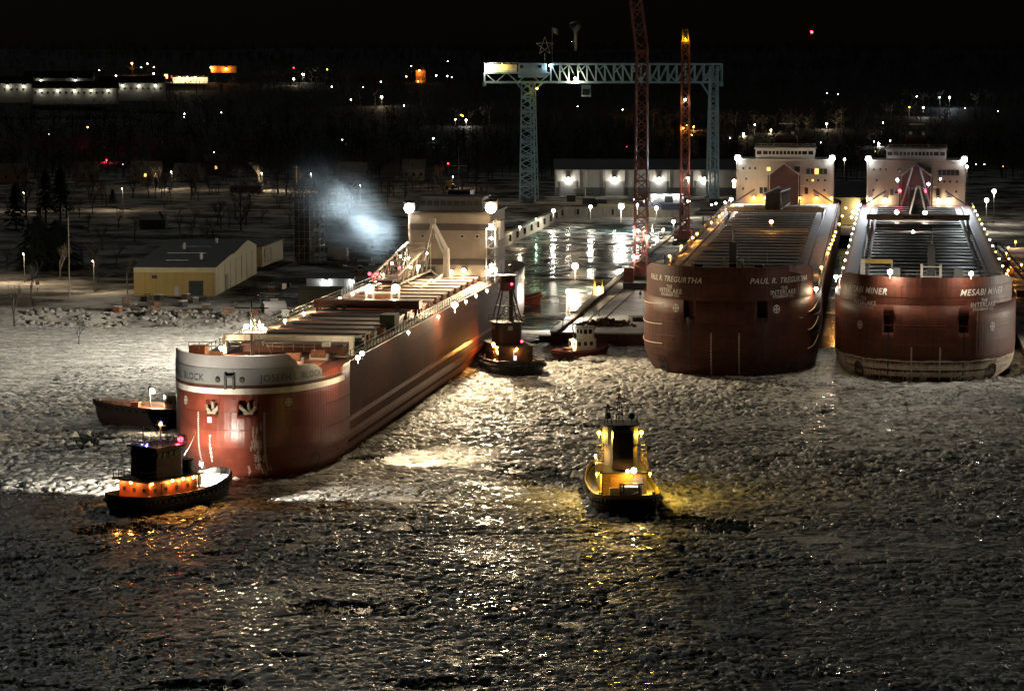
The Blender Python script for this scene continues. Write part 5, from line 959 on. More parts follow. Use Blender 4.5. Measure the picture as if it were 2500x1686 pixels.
beam('frame_top', (-1.0, 0, 2.1), (1.05, 0, 2.1), .2, mRUST, frm)
brg = thing('work_barge', 'rusty flat barge moored at the pier end', 'barge', G(*z6(790, 1030), 0), R(-4)); MB().prism([(-2.6, -2.2), (4.0, -2.2), (4.4, 3.2), (-2.2, 3.2)], -.6, 1.35).build('hull', mRUST, brg); bx('deck', (.9, .5, 1.4), (6.4, 5.0, .1), mSNOWDK, brg); bx('ramp', (-3.9, .6, .5), (2.6, 2.4, .9), mRUST, brg); MB().tube((-2.8, 1.6, 1.5), (-2.0, 1.6, 1.5), .55, n=12).build('roller', mBLACK, brg)
cam_ = thing('coil_heap', 'heap of dark cable coils near the pier edge', 'cable', G(*z6(940, 655), QZ))
for k in range(7): o = link('cable_coil', tyre(.6), None, cam_, (rr_.uniform(-1.2, 1.2), rr_.uniform(-1, 1), .2 + .15 * (k % 3))); o.rotation_euler = (math.pi / 2 + rr_.uniform(-.4, .4), 0, rr_.random() * 3)
bx('drum', (-.4, .8, .5), (.5, .5, .9), mORNG, cam_)
yb_ = thing('yellow_rigging', 'tangle of yellow lifting gear lying on the snow', 'rigging', G(*z6(1070, 560), QZ))
for k in range(7): a = rr_.random() * 6; beam('rigging_bar', (0, 0, .3), (math.cos(a) * 1.1, math.sin(a) * 1.6, rr_.uniform(.05, .7)), .16, mYEL, yb_)
rg = thing('life_ring_post', 'thin post with a ring at the pier edge', 'post', G(*z6(1445, 210), QZ)); beam('post', (0, 0, 0), (0, 0, 1.2), .08, mSTEEL, rg); link('ring', tyre(.38), None, rg, (0, -.1, 1.4))
rs = thing('rail_track', 'rail pair running along the snowy pier', 'rails', H(-55.5, 515, QZ), -HA)
for x in (-3.0, 0): bx('rail', (x, 130, .08), (.14, 260, .16), mSTEEL, rs)
rr2 = thing('pier_kerb', 'long timber kerb along the pier edge above the basin', 'kerb', H(-61.4, 514, QZ + .35), -HA)
for k in range(26): bx('kerb_timber', (0, 7 + k * 14, .2), (.5, 13.6, .4), mWOOD, rr2)
bs = thing('crane_mat_stack', 'dark base block under the tall red crane', 'block', G(1545, 706, QZ), -HA); bx('base_block', (1.5, 2, .7), (7.5, 4, 1.4), mSTEEL, bs); bx('control_cabin', (-1.2, 3, 3.0), (2.2, 2, 3.4), mCRED, bs); bx('snow_cap', (1.5, 2, 1.43), (7.4, 3.9, .08), mSNOW, bs)
for k, (px, py, hh_) in enumerate(((1640, 640, 9), (1716, 560, 10))):
    t = thing('stair_tower', ('steel access tower beside the dark red ship, nearer the bow', 'steel access tower beside the dark red ship, farther from the bow')[k], 'tower', H(-43.6, 560 + 120 * k, QZ), -HA, 'access towers on the pier')
    for x in (-1, 1):
        for y in (-1, 1): beam('tower_post', (x, y, 0), (x, y, hh_ + 3), .16, mSTEEL, t)
    for z in range(5): bx('tower_landing', (0, 0, 1.5 + z * (hh_ - 1) / 4), (2.2, 2.2, .1), mGALV, t); beam('tower_flight', (-.9, -.6, 1.5 + z * 2), (.9, -.6, 3.5 + z * 2), .2, mGALV, t)
# ---- people
def person(label, loc, rz, coat, legs, pose=0):
    V_ = [(0, 0, .98), (0, 0, 1.22), (0, 0.01, 1.44), (0, .02, 1.56), (0, .03, 1.68), (.19, 0, 1.42), (.28, .03 + pose * .05, 1.14), (.24, -.12 - pose * .1, .92), (-.19, 0, 1.42), (-.28, .03, 1.14), (-.25, -.08, .90), (.10, 0, .92), (.12, -.03 - pose * .12, .50), (.13, .04 + pose * .08, .08), (.13, -.12 + pose * .08, .04), (-.10, 0, .92), (-.12, .0 + pose * .08, .50), (-.14, .05 - pose * .16, .08), (-.14, -.11 - pose * .16, .04)]
    E_ = [(0, 1), (1, 2), (2, 3), (3, 4), (2, 5), (5, 6), (6, 7), (2, 8), (8, 9), (9, 10), (0, 11), (11, 12), (12, 13), (13, 14), (0, 15), (15, 16), (16, 17), (17, 18)]
    rad = [.17, .17, .18, .08, .12, .10, .075, .06, .10, .075, .06, .12, .085, .065, .06, .12, .085, .065, .06]
    me = bpy.data.meshes.new('person'); me.from_pydata(V_, E_, []); o = bpy.data.objects.new('body', me); C.objects.link(o); md = o.modifiers.new('s', 'SKIN'); me.skin_vertices[0].data[0].use_root = True
    for i, r in enumerate(rad): me.skin_vertices[0].data[i].radius = (r, r * .8)
    o.modifiers.new('u', 'SUBSURF').levels = 1; bpy.context.view_layer.update(); nm = bpy.data.meshes.new_from_object(o.evaluated_get(bpy.context.evaluated_depsgraph_get())); bpy.data.objects.remove(o)
    mats = [coat, legs, M('skin', (.45, .28, .2), .6)]; [nm.materials.append(q) for q in mats]
    for p in nm.polygons: z = p.center.z; p.material_index = 2 if z > 1.58 else (0 if z > .86 else 1); p.use_smooth = True
    t = thing('person', label, 'person', loc, rz, 'people on the pier'); link('body', nm, None, t); MB().ball((0, .03, 1.76), .135, 8, 5, (1, 1.1, .8)).build('hood', coat, t, smooth=True); return t
dk = M('dark work jacket', (.035, .03, .025), .9); dk2 = M('olive work jacket', (.06, .05, .03), .9); tr = M('dark work trousers', (.03, .03, .035), .9)
person('person in dark clothes, leftmost of three talking on the pier', G(*z6(1207, 668), QZ), R(120), dk, tr); person('person in dark clothes, middle one of three talking on the pier', G(*z6(1240, 680), QZ), R(200), dk, tr, .5); person('person in olive jacket, rightmost of three talking on the pier', G(*z6(1280, 680), QZ), R(250), dk2, tr); person('person in dark clothes walking alone beside the dark red bow', G(*z6(1890, 415), QZ), R(20), dk, tr, 1)
# ---- right edge: buildings and gear behind the moored ships
ob = thing('storage_shed', 'yellow green lit shed between the two white deckhouses', 'building', H(-6, 850, 3), -HA); MB().prism([(-16, 0), (20, 0), (20, 26), (-16, 26)], 0, 8.5).build('wall', M('olive cladding', (.38, .35, .18), .7, var=.15), ob); MB().add([(-16.5, -.5, 8.5), (20.5, -.5, 8.5), (20.5, 13, 13), (-16.5, 13, 13), (-16.5, 26.5, 8.5), (20.5, 26.5, 8.5)], [(0, 1, 2, 3), (3, 2, 5, 4), (0, 3, 4), (1, 5, 2)]).build('roof', MATS['metal roof'], ob)
lamp(ob, (0, -.8, 6), 'w', .3, 3500, name='wall_lamp')
rb = thing('quay_office', 'pale block with a lit orange doorway at the right edge behind the quay', 'building', H(41, 770, 3), -HA); bx('wall', (8, 6, 3.6), (16, 10, 7.2), mCREAM, rb); bx('roof', (8, 6, 7.35), (16.6, 10.6, .3), mSTEEL, rb); bx('tower_wall', (11, 8, 12), (6, 5, 10), M('navy panel', (.05, .05, .12), .5), rb); bx('lit_doorway', (3.4, .97, 1.8), (3.0, .12, 3.0), E('warm doorway', (1, .5, .12), 1.2), rb); bx('tower_edge', (7.8, 5.3, 12), (.5, .5, 10.5), mCREAM, rb)
for px, py, hh_, lb in ((2427, 467, 10, 'tall flood on the right quay beside the last ship'), (2409, 489, 9, 'second flood on the right quay, lower and nearer'), (2361, 407, 16, 'high lamp behind the last ship, small'), (2062, 389, 14, 'slim amber lamp post between the two deckhouses')): post(px, py, hh_, 'n' if 'amber' not in lb else 'w', .6 if hh_ < 15 and 'amber' not in lb else .4, 4000 if hh_ < 12 else 1500, lb, 3.0, 'lamps by the moored ships')
gw = thing('gangway', 'long sloping steel gangway at the right edge beside the last ship', 'gangway', H(28.5, 560, QZ)); a0, a1 = toL(gw, (0, 0, 0)), None
bpy.context.view_layer.update(); q0 = gw.matrix_world.inverted() @ A(2432, 592, 585); q1 = gw.matrix_world.inverted() @ A(2540, 720, 520)
for dx in (-.7, .7): beam('gangway_stringer', q0 + Vector((dx, 0, 0)), q1 + Vector((dx, 0, 0)), .3, mGALV, gw)
for k in range(18): p = q0.lerp(q1, k / 17); bx('gangway_tread', p, (1.4, .5, .08), mGALV, gw)
beam('gangway_support', (q0.x, q0.y, 0), q0, .4, mSTEEL, gw)
for k in range(9): post(2440 + random.uniform(0, 55), 590 + k * 14, 2.0, 'a', .24, 700, 'small amber work lamp among gear on the right quay', QZ, 'amber work lamps on the right quay')
for k in range(14):
    p = H(random.uniform(30, 44), random.uniform(520, 740), QZ); t = thing('equipment_crate', 'dark crate of gear lying on the right quay', 'crate', p, random.random() * 3, 'crates on the right quay'); w, d_, h_ = random.uniform(1.5, 3.5), random.uniform(1.2, 2.5), random.uniform(.8, 2.2); bx('crate_body', (0, 0, h_ / 2), (w, d_, h_), random.choice((mSTEEL, mRUST, mORNG)), t); bx('crate_lid', (0, 0, h_ + .05), (w + .1, d_ + .1, .1), mSNOW, t)
post(2950, 700, 12, 'n', .6, 60000, 'tall flood post on the right quay lighting the last bow', QZ, 'lamps by the moored ships', 150, (-.8, -.42, -.75))
# ================================================================= LEFT SHORE YARD
mYCL = M('yellow cladding', (.40, .28, .09), .65, var=.18, scale=.4, streak=.35, scol=(.16, .12, .05)); mYPL = M('pale yellow cladding', (.46, .41, .25), .65, var=.15, scale=.4); mDRF = M('dark roof', (.035, .036, .038), .7, var=.4, scale=.3)
ysd = thing('metal_shed', 'large yellow ribbed metal shed with dark roof on the left shore', 'building', G(525, 722, QZ), R(-3)); WX = 18.2
bx('front_wall', (-WX / 2, .2, 2.6), (WX, .4, 5.2), mYCL, ysd); bx('front_fascia', (-WX / 2, .18, 5.75), (WX, .44, 1.1), mYPL, ysd)
for k in range(36): bx('wall_rib', (-WX + .25 + k * .506, -.05, 2.6), (.14, .12, 5.2), mYCL, ysd)
sw = MB(); prof = [(0, 0), (62, 0), (62, 7.2), (48, 9.3), (28, 7.6), (20, 7.6), (0, 6.3)]; sw.add([(.2, y, z) for y, z in prof] + [(-.2, y, z) for y, z in prof], [tuple(range(7)), tuple(range(13, 6, -1))] + [(i, (i + 1) % 7, 7 + (i + 1) % 7, 7 + i) for i in range(7)]); sw.build('side_wall', mYPL, ysd)
MB().add([(-WX - .3, -.4, 6.35), (.4, -.4, 6.35), (.4, 20, 7.7), (-WX - .3, 20, 7.7), (.4, 48, 9.4), (-WX - .3, 48, 9.4), (.4, 62, 7.3), (-WX - .3, 62, 7.3)], [(0, 1, 2, 3), (3, 2, 4, 5), (5, 4, 6, 7)]).build('roof', mDRF, ysd)
for y, w in ((9, 5), (22, 9), (34, 7)): bx('roof_snow', (-10, y, 6.75 + y * .055), (w, .8, .1), mSNOW, ysd)
bx('shed_door', (-4.2, -.08, 1.7), (3.2, .16, 3.3), mDRF, ysd); bx('personnel_door', (-8.6, -.08, 1.05), (1.0, .14, 2.1), mLGREY, ysd); bx('wall_vent', (-13.5, -.1, 4.2), (1.2, .14, .8), mSTEEL, ysd)
for k in range(7): bx('side_rib', (.26, 4 + k * 8.4, 3.1), (.12, .25, 6.2), mYPL, ysd)
bx('side_door', (.3, 15, 1.8), (.14, 3.4, 3.6), mSTEEL, ysd)
for y, x in ((12, -5), (30, -12), (40, -6)): MB().tube((x, y, 6.6 + y * .05), (x, y, 8.2 + y * .05), .35, .35, 8).build('roof_vent', mGALV, ysd)
lw = thing('metal_shed', 'low pale yellow building with tall narrow windows behind the yellow shed', 'building', G(640, 652, QZ), R(-6)); bx('wall', (-5, 14, 2.6), (10, 28, 5.2), mYPL, lw); bx('roof', (-5, 14, 5.3), (10.6, 28.6, .25), mDRF, lw)
for k in range(3): bx('window', (.03, 3.5 + k * 4, 2.6), (.1, .9, 3.4), mSTEEL, lw)
s1 = thing('small_shed', 'white corrugated shed with a cool wall lamp', 'building', G(748, 716, QZ), R(-3)); bx('wall', (5.2, 3, 1.7), (10.4, 6, 3.4), mWHITE, s1); MB().add([(-.3, -.4, 3.4), (10.8, -.4, 3.4), (10.8, 6.4, 4.2), (-.3, 6.4, 4.2)], [(0, 1, 2, 3)]).build('roof', MATS['metal roof'], s1)
for k in range(20): bx('wall_rib', (.3 + k * .52, -.03, 1.7), (.12, .1, 3.3), mWHITE, s1)
lamp(s1, (4.5, -.5, 2.7), 'c', .28, 220, name='wall_lamp'); lamp(s1, (10.6, -.2, 2.7), 'c', .26, 200, name='wall_lamp')
s2 = thing('small_shed', 'dark olive shed in front of the white corrugated shed', 'building', G(728, 744, QZ), R(-3)); mOL = M('olive shed paint', (.09, .085, .045), .7); bx('wall', (4.6, 2.5, 1.7), (9.2, 5, 3.4), mOL, s2); bx('roof', (4.6, 2.5, 3.5), (9.6, 5.4, .2), mDRF, s2); bx('side_panel', (9.22, 2.5, 1.7), (.1, 4.9, 3.2), mWHITE, s2); bx('roof_snow', (5.5, 1.8, 3.63), (2, .9, .06), mSNOW, s2)
for k in range(18): bx('wall_rib', (.25 + k * .51, -.03, 1.7), (.12, .1, 3.3), mOL, s2)
sc_t = thing('scaffold_tower', 'tall grey scaffold tower behind the lit ship on the left quay', 'scaffold', G(755, 641, QZ), R(-8)); bw_, bd_ = 7.0, 5.0
for i in range(6):
    for y in (-bd_ / 2, bd_ / 2): beam('standard', (-bw_ / 2 + bw_ * i / 5, y, 0), (-bw_ / 2 + bw_ * i / 5, y, 16), .09, mGALV, sc_t)
for k in range(9):
    z = .8 + k * 1.85
    for y in (-bd_ / 2, bd_ / 2): beam('ledger', (-bw_ / 2, y, z), (bw_ / 2, y, z), .09, mGALV, sc_t)
    if k % 2: bx('board', (0, 0, z), (bw_, bd_ - .4, .06), mWOOD, sc_t)
    for i in (0, 5): beam('transom', (-bw_ / 2 + bw_ * i / 5, -bd_ / 2, z), (-bw_ / 2 + bw_ * i / 5, bd_ / 2, z), .08, mGALV, sc_t)
    if k < 8: beam('brace', (-bw_ / 2 + bw_ * (k % 5) / 5, -bd_ / 2, z), (-bw_ / 2 + bw_ * (k % 5 + 1) / 5, -bd_ / 2, z + 1.85), .08, mGALV, sc_t)
bx('debris_netting', (-1.4, .3, 8), (4.0, 4.2, 15.5), M('scaffold netting', (.05, .055, .05), .9), sc_t)
tank = thing('white_tarp_block', 'pale tarpaulin covered block near the scaffold tower', 'cover', G(825, 634, QZ), R(-5)); m = MB(); m.prism([(-2.6, -1.6), (2.6, -1.6), (2.9, 0), (2.4, 1.8), (-2.5, 1.8)], 0, 3.2, .95); m.build('tarpaulin', mLGREY, tank); bx('base', (0, 0, .1), (5.6, 3.6, .2), mWOOD, tank)
pipe = thing('pipe_section', 'large pale pipe section lying on the snowy quay', 'pipe', G(640, 766, QZ), R(30)); m = MB(); n = 18
rg_o = [[(x, 1.3 * math.cos(2 * math.pi * i / n), 1.3 + 1.3 * math.sin(2 * math.pi * i / n)) for i in range(n)] for x in (0, 5)]; rg_i = [[(x, 1.2 * math.cos(2 * math.pi * i / n), 1.3 + 1.2 * math.sin(2 * math.pi * i / n)) for i in range(n)] for x in (5, 0)]
m.loft(rg_o + rg_i + [rg_o[0]]); m.build('pipe_shell', mLGREY, pipe, smooth=True); bx('cradle', (1, 0, .15), (.4, 2.6, .3), mWOOD, pipe); bx('cradle', (4, 0, .15), (.4, 2.6, .3), mWOOD, pipe)
GY = 'gear lying about the left yard'
lbl = ['stack of loose steel beams', 'snow topped crate', 'empty steel rack', 'cable spool lying on its side']
for k in range(80):
    px = random.choice((random.uniform(280, 520), random.uniform(520, 720), random.uniform(830, 1000))); py = (random.uniform(730, 775) if px < 520 else random.uniform(700, 790)) if px < 800 else random.uniform(600, 690)
    p = G(px, py, QZ); u_, v_ = toH(p)
    if u_ > -112 or v_ < 540: continue
    kd = k % 4; where = 'in front of the yellow shed' if px < 520 else ('on the quay between the sheds and the lit ship' if px < 800 else 'on the quay behind the lit ship'); t = thing(('beam_stack', 'snowy_crate', 'steel_rack', 'cable_spool')[kd], lbl[kd] + ' ' + where, 'gear', p, random.random() * 6, lbl[kd] + ' ' + where); mt = random.choice((mSTEEL, mRUST, mGALV, mWOOD))
    if kd == 0:
        for j in range(4): bx('beam_piece', (0, -.6 + j * .4, .2 + .15 * (j % 2)), (random.uniform(2, 4), .25, .3), mt, t)
    elif kd == 1: bx('crate_body', (0, 0, .6), (1.6, 1.2, 1.2), mt, t); bx('crate_snow', (0, 0, 1.24), (1.6, 1.2, .08), mSNOW, t)
    elif kd == 2:
        for x in (-.8, .8):
            for y in (-.6, .6): beam('rack_post', (x, y, 0), (x, y, 1.8), .1, mt, t)
        for z in (.6, 1.2, 1.8): bx('rack_shelf', (0, 0, z), (1.8, 1.4, .08), mt, t)
    else:
        MB().tube((-.8, 0, .5), (.8, 0, .5), .5, n=10).build('spool', mt, t); bx('spool_chock', (0, 0, .1), (1.4, .9, .2), mWOOD, t)
# ---- utility poles
def pole(px, py, hpx, label, arm=True, mat=mWOOD, z=None):
    p = G(px, py, QZ if z is None else z); h = hpx * p.y / F; t = thing('utility_pole', label, 'pole', p, 0, 'utility poles'); MB().tube((0, 0, 0), (0, 0, h), .17, .1, 7).build('pole_shaft', mat, t)
    if arm: bx('crossarm', (0, -.1, h - .8), (2.2, .14, .14), mat, t)
    return t
mPOLE = M('pole wood', (.26, .22, .16), .8)
pole(170, 728, 200, 'tall bare pole on the left shore', False, mPOLE); pole(311, 718, 52, 'short pole left of the yellow shed', False, mPOLE); pole(724, 468, 64, 'pole on the road behind the smoke', True, mPOLE, 3.2); pole(318, 468, 50, 'pole in front of the porch lit house', True, mPOLE, 3.2); pole(239, 470, 35, 'small pole on the far left road', True, mPOLE, 3.2); pole(1062, 480, 62, 'pole with a transformer left of the small yellow cab', True, mPOLE, 3.2); pole(1014, 465, 40, 'slim pole beside the dim gabled house', True, mPOLE, 3.2)
# ---- the shore road and its banks, snow lit by street lamps
def lampdot(px, py, Y, col, r, power, label, h=7, group='street lights on the hillside', cat='lamp', name='street_lamp'):
    p = A(px, py, Y); zg = gz(p.x, p.y); h = max(2.5, p.z - zg) if p.z - zg < 40 else 12
    t = thing(name, label, cat, (p.x, p.y, p.z - h), 0, group); MB().tube((0, .2, 0), (0, .2, h), .14, .08, 5).build('pole', mSTEEL, t); lamp(t, (0, 0, h), col, r, power, name='lamp_head'); return t
# =================================================================  HILLSIDE
def house(label, px, py, Y, w, d, h, rh, col, lit=(), rz=0.0, name='house', roofm=None, door=None, nw=3, group='houses on the shore road', litcol=None):
    p = A(px, py, Y); z = gz(p.x, p.y); t = thing(name, label, 'house', (p.x, p.y, z), rz, group); wm = M('siding %.2f %.2f' % (col[0], col[2]), col, .75, var=.2)
    bx('wall', (0, d / 2, h / 2), (w, d, h), wm, t)
    MB().add([(-w / 2 - .4, -.4, h), (w / 2 + .4, -.4, h), (w / 2 + .4, d + .4, h), (-w / 2 - .4, d + .4, h), (-w / 2 - .4, d / 2, h + rh), (w / 2 + .4, d / 2, h + rh)], [(0, 1, 5, 4), (2, 3, 4, 5), (1, 2, 5), (3, 0, 4), (3, 2, 1, 0)]).build('roof', roofm or mSNOWR, t)
    for k in range(nw):
        x = -w / 2 + w * (k + .5) / nw; f = bx('window_frame', (x, -.04, h * .55), (1.2, .12, 1.5), mLGREY, t); bx('window_pane', (0, -.04, 0), (1.0, .1, 1.3), (litcol or LITW) if k in lit else mGLASS, f)
    if door is not None: bx('door', (door, -.05, 1.1), (1.0, .12, 2.1), mWOOD, t)
    bx('chimney', (w * .25, d / 2, h + rh), (.7, .7, 1.6), mRUST, t); return t
mSNOWR = M('snowy roof', (.40, .40, .42), .8, var=.3, scale=.3)
house('dim house with a porch lit window behind the pole', 355, 455, 1130, 12, 9, 4.5, 3.6, (.22, .20, .17), (1, 2), door=1.5)
house('grey gabled house right of the porch lit house', 455, 458, 1130, 10, 9, 4.2, 3.2, (.24, .23, .22), ()); house('small snowy roofed house behind the gabled house', 425, 428, 1250, 12, 9, 4.5, 3.4, (.2, .2, .2), ())
house('house with a dim wall lamp on the far left road', 205, 458, 1130, 10, 9, 4.2, 3.4, (.26, .2, .19), ()); house('reddish lit house at the left edge', 15, 455, 1120, 16, 9, 4.4, 3.6, (.30, .17, .13), ()); house('house with one yellow upper window', 528, 432, 1180, 9, 8, 6.5, 3, (.12, .12, .12), (1,)); house('pale gable house in the middle distance', 1010, 440, 1130, 9, 8, 5, 4, (.4, .38, .34), ()); house('house behind bare trees near the smoke', 860, 452, 1130, 12, 9, 4.5, 3.5, (.16, .15, .14), ()); house('low garage with snowy roof beside the shore road', 600, 482, 1040, 12, 7, 2.6, 1.2, (.10, .10, .10), ())
house('low cottage with snowy roof in the dark park', 372, 552, 830, 8, 7, 2.8, 1.6, (.10, .10, .10), ())
lampdot(208, 455, 1118, 'w', .22, 500, 'dim wall light at the far left road'); lampdot(262, 452, 1120, 'w', .2, 350, 'small porch light left of the pole'); lampdot(48, 473, 1105, 'r', .3, 250, 'small red light at the left edge'); 
lampdot(368, 452, 1121, 'w', .2, 1500, 'porch lamp glowing on the house by the pole')
# long two storey blocks on the hill
mBLK = M('block siding', (.42, .43, .38), .7, var=.12)
def block(label, px0, px1, py, Y, h, lamps, yaw=0.0):
    a, b = A(px0, py, Y), A(px1, py, Y); w = b.x - a.x; z = min(gz(a.x, a.y), a.z); t = thing('apartment_block', label, 'building', (a.x, Y, a.z), yaw, 'long blocks on the hill'); bx('wall', (w / 2, 5, h / 2 - 2), (w, 10, h + 4), mBLK, t)
    MB().add([(-.6, -.8, h), (w + .6, -.8, h), (w + .6, 5, h + 4.6), (-.6, 5, h + 4.6), (-.6, 10.8, h), (w + .6, 10.8, h)], [(0, 1, 2, 3), (3, 2, 5, 4), (0, 3, 4), (1, 5, 2)]).build('roof', M('shingle roof', (.2, .2, .2), .8, var=.2, scale=.3), t)
    n = int(w / 4)
    for k in range(n):
        f = bx('window_frame', (2 + k * 4, -.05, h * .55), (1.5, .12, 1.6), mLGREY, t); bx('window_pane', (0, -.05, 0), (1.3, .1, 1.4), mGLASS, f)
    for k in range(lamps): lamp(t, (w * (k + .5) / lamps, -1.0, h * .8), 'n', .36, 190, name='wall_lamp')
    return t
block('long snowy roofed block at the left edge on the hill', -40, 78, 236, 1780, 8.5, 3, R(2)); block('long two storey block with wall lamps, behind the front one', 60, 226, 218, 1850, 7.5, 2); block('front long block with dark roof and five wall lamps', 80, 285, 240, 1780, 6.5, 5); block('right hand long block on the hill partly behind trees', 240, 400, 232, 1830, 8, 4)
gas = thing('filling_station', 'brightly lit filling station with yellow canopy on the hill', 'building', A(455, 203, 2050)); bx('canopy', (2, 0, 5.2), (22, 9, 1.0), mYEL, gas); bx('shop_wall', (2, 8, 2), (26, 5, 4.6), E('lit shop front', (1, .75, .4), .7), gas); bx('forecourt', (0, -3, .1), (46, 14, .2), mSNOW, gas)
for x in (-8, -3, 3, 9): bx('pump', (x, 0, 1), (.9, .6, 1.8), mWHITE, gas); bx('canopy_post', (x + 1, .5, 2.5), (.3, .3, 4.6), mWHITE, gas)
bx('price_sign', (-15, -2, 5), (2.6, .4, 3.2), E('warm sign', (1, .55, .2), 2.5), gas); bx('sign_post', (-15, -2, 1.7), (.5, .4, 3.4), mSTEEL, gas); bx('red_fascia', (-10.5, -4.6, 4.7), (.8, .2, 1.8), E('red sign', (1, .05, .03), 2), gas)
for x in (-5, 1, 7): lamp(gas, (x, -3, 4.5), 'w', .5, 3000, name='canopy_lamp')
ot = thing('brick_hall', 'flat brick hall glowing orange on the hill crest', 'building', A(534, 178, 2200)); bx('wall', (4, 3, 2.6), (20, 8, 5.2), M('brick wall', (.36, .17, .08), .8, var=.2), ot); bx('parapet', (4, 3, 5.4), (20.6, 8.6, .5), mRUST, ot); lamp(ot, (-6, -1.5, 4.2), 'a', .8, 5200, name='wall_lamp'); lamp(ot, (6, -2.5, 3.5), 'a', .4, 3500, name='wall_lamp')
tg = thing('church_tower', 'slim tower glowing orange on the far hill', 'tower', A(1027, 205, 2250)); bx('tower_wall', (0, 3, 4), (8, 6, 14), M('brick wall', (.36, .17, .08)), tg); MB().add([(-4.2, 0, 11), (4.2, 0, 11), (4.2, 6, 11), (-4.2, 6, 11), (0, 3, 18)], [(0, 1, 4), (1, 2, 4), (2, 3, 4), (3, 0, 4)]).build('spire', mDRF, tg); lamp(tg, (-1, -2.5, 11), 'a', .6, 2500, name='wall_lamp'); lamp(tg, (-2, -3, 2), 'a', .4, 1500, name='wall_lamp')
# water tower
wt_b = A(1405, 132, 3100); wt_t = A(1405, 55, 3100); wt = thing('water_tower', 'pale mushroom shaped water tower on the horizon', 'tower', (wt_b.x, 3100, wt_b.z)); H_ = wt_t.z - wt_b.z; prof = [(2.6, 0), (2.0, 3), (1.8, H_ * .62), (2.8, H_ * .70), (6.2, H_ * .84), (7.2, H_ * .92), (6, H_ * .98), (2.5, H_ * 1.02), (0.1, H_ * 1.03)]
n = 20; m = MB(); m.loft([[(r * math.cos(2 * math.pi * i / n), r * math.sin(2 * math.pi * i / n), z) for i in range(n)] for r, z in prof[:4]]); m.build('stem', mWHITE, wt, smooth=True); m = MB(); m.loft([[(r * math.cos(2 * math.pi * i / n), r * math.sin(2 * math.pi * i / n), z) for i in range(n)] for r, z in prof[3:]]); m.build('bowl', mWHITE, wt, smooth=True)
lamp(wt, (-5, -34, 14), 'n', .1, 4500, name='tower_fill_lamp', spot=80, aim=(.15, 1, .35))  # added lamp hung in the air to brighten the tower
# scattered lights of the town
dots = [(322, 155, 'a', .7), (345, 165, 'g', .4), (376, 164, 'n', .35), (360, 156, 'w', .35), (242, 172, 'n', .3), (283, 186, 'c', .5), (375, 180, 'c', .4), (365, 200, 'a', .35), (450, 278, 'c', .3), (540, 275, 'n', .3), (214, 311, 'a', .5), (120, 328, 'w', .3), (300, 402, 'c', .35), (260, 391, 'r', .6), (450, 286, 'c', .3), (523, 372, 'n', .4), (407, 334, 'c', .3),
        (717, 166, 'r', .45), (717, 193, 'w', .6), (739, 182, 'n', .75), (742, 182, 'n', .5), (799, 170, 'y', .45), (810, 212, 'n', .3), (887, 213, 'n', .3), (932, 237, 'w', .75), (930, 200, 'c', .3), (857, 244, 'w', .4), (986, 258, 'n', .35), (992, 187, 'y', .5), (1004, 162, 'w', .35), (1065, 185, 'w', .5), (1092, 186, 'w', .5), (1103, 189, 'g', .35), (1093, 150, 'n', .25), (1130, 283, 'y', .55), (1126, 281, 'y', .45), (1138, 293, 'n', .6), (1112, 292, 'w', .45), (1058, 338, 'c', .5), (836, 341, 'n', .4), (1163, 420, 'r', .3),
        (1676, 307, 'a', .6), (1693, 309, 'a', .6), (1688, 330, 'a', .5), (1815, 327, 'w', .6), (1843, 305, 'n', .5), (1782, 337, 'w', .45), (2018, 302, 'w', .6), (2156, 300, 'w', .4), (2220, 262, 'y', .5), (2254, 263, 'n', .6), (2294, 238, 'g', .55), (2318, 238, 'c', .6), (2238, 236, 'w', .35), (2145, 351, 'n', .9), (2134, 346, 'c', .35), (2173, 344, 'w', .4), (2138, 370, 'y', .45), (1882, 318, 'w', .6), (1894, 340, 'c', .35), (2003, 348, 'c', .35), (2437, 272, 'n', .3), (2355, 264, 'n', .3), (2046, 230, 'c', .3), (2019, 228, 'n', .3), (2383, 402, 'n', .45), (2403, 402, 'n', .4), (2448, 408, 'a', .8), (2460, 420, 'a', .7), (1410, 560 - 300, 'c', .3), (1530, 358, 'r', .4), (1520, 268, 'n', .3), (1372, 418, 'w', .4)]
nmc = {'a': 'orange', 'r': 'red', 'w': 'warm white', 'n': 'white', 'c': 'cool white', 'y': 'yellow', 'g': 'greenish'}
def hillY(py): return float(np.interp(py, [150, 180, 210, 250, 300, 350, 400, 470], [2500, 2250, 2000, 1800, 1620, 1450, 1280, 1090]))
for k, (px, py, c, r) in enumerate(dots):
    side = 'left' if px < 650 else ('middle' if px < 1300 else 'right'); hgt = 'crest of the hill' if py < 215 else 'dark wooded slope'
    lampdot(px, py, hillY(py) - 12, c, r * .72 * hillY(py) / 1500, 9000 if r > .55 else 0, f'tiny {nmc[c]} light on the {side} {hgt}', group=f'{nmc[c]} lights, {side} {hgt}')
rt = thing('radio_mast', 'distant mast with a red beacon above the right skyline', 'mast', A(1981, 132, 3000)); hm_ = A(1981, 81, 3000).z - A(1981, 132, 3000).z; lattice('mast', rt, (0, 0, -8), (0, 0, hm_), 1.6, .6, 12, mSTEEL, .2, None, None, (1, 0, 0), 'mast_chord', 'mast_lacing'); lamp(rt, (0, 0, hm_ + 1), 'r', 1.5, 0, name='beacon')
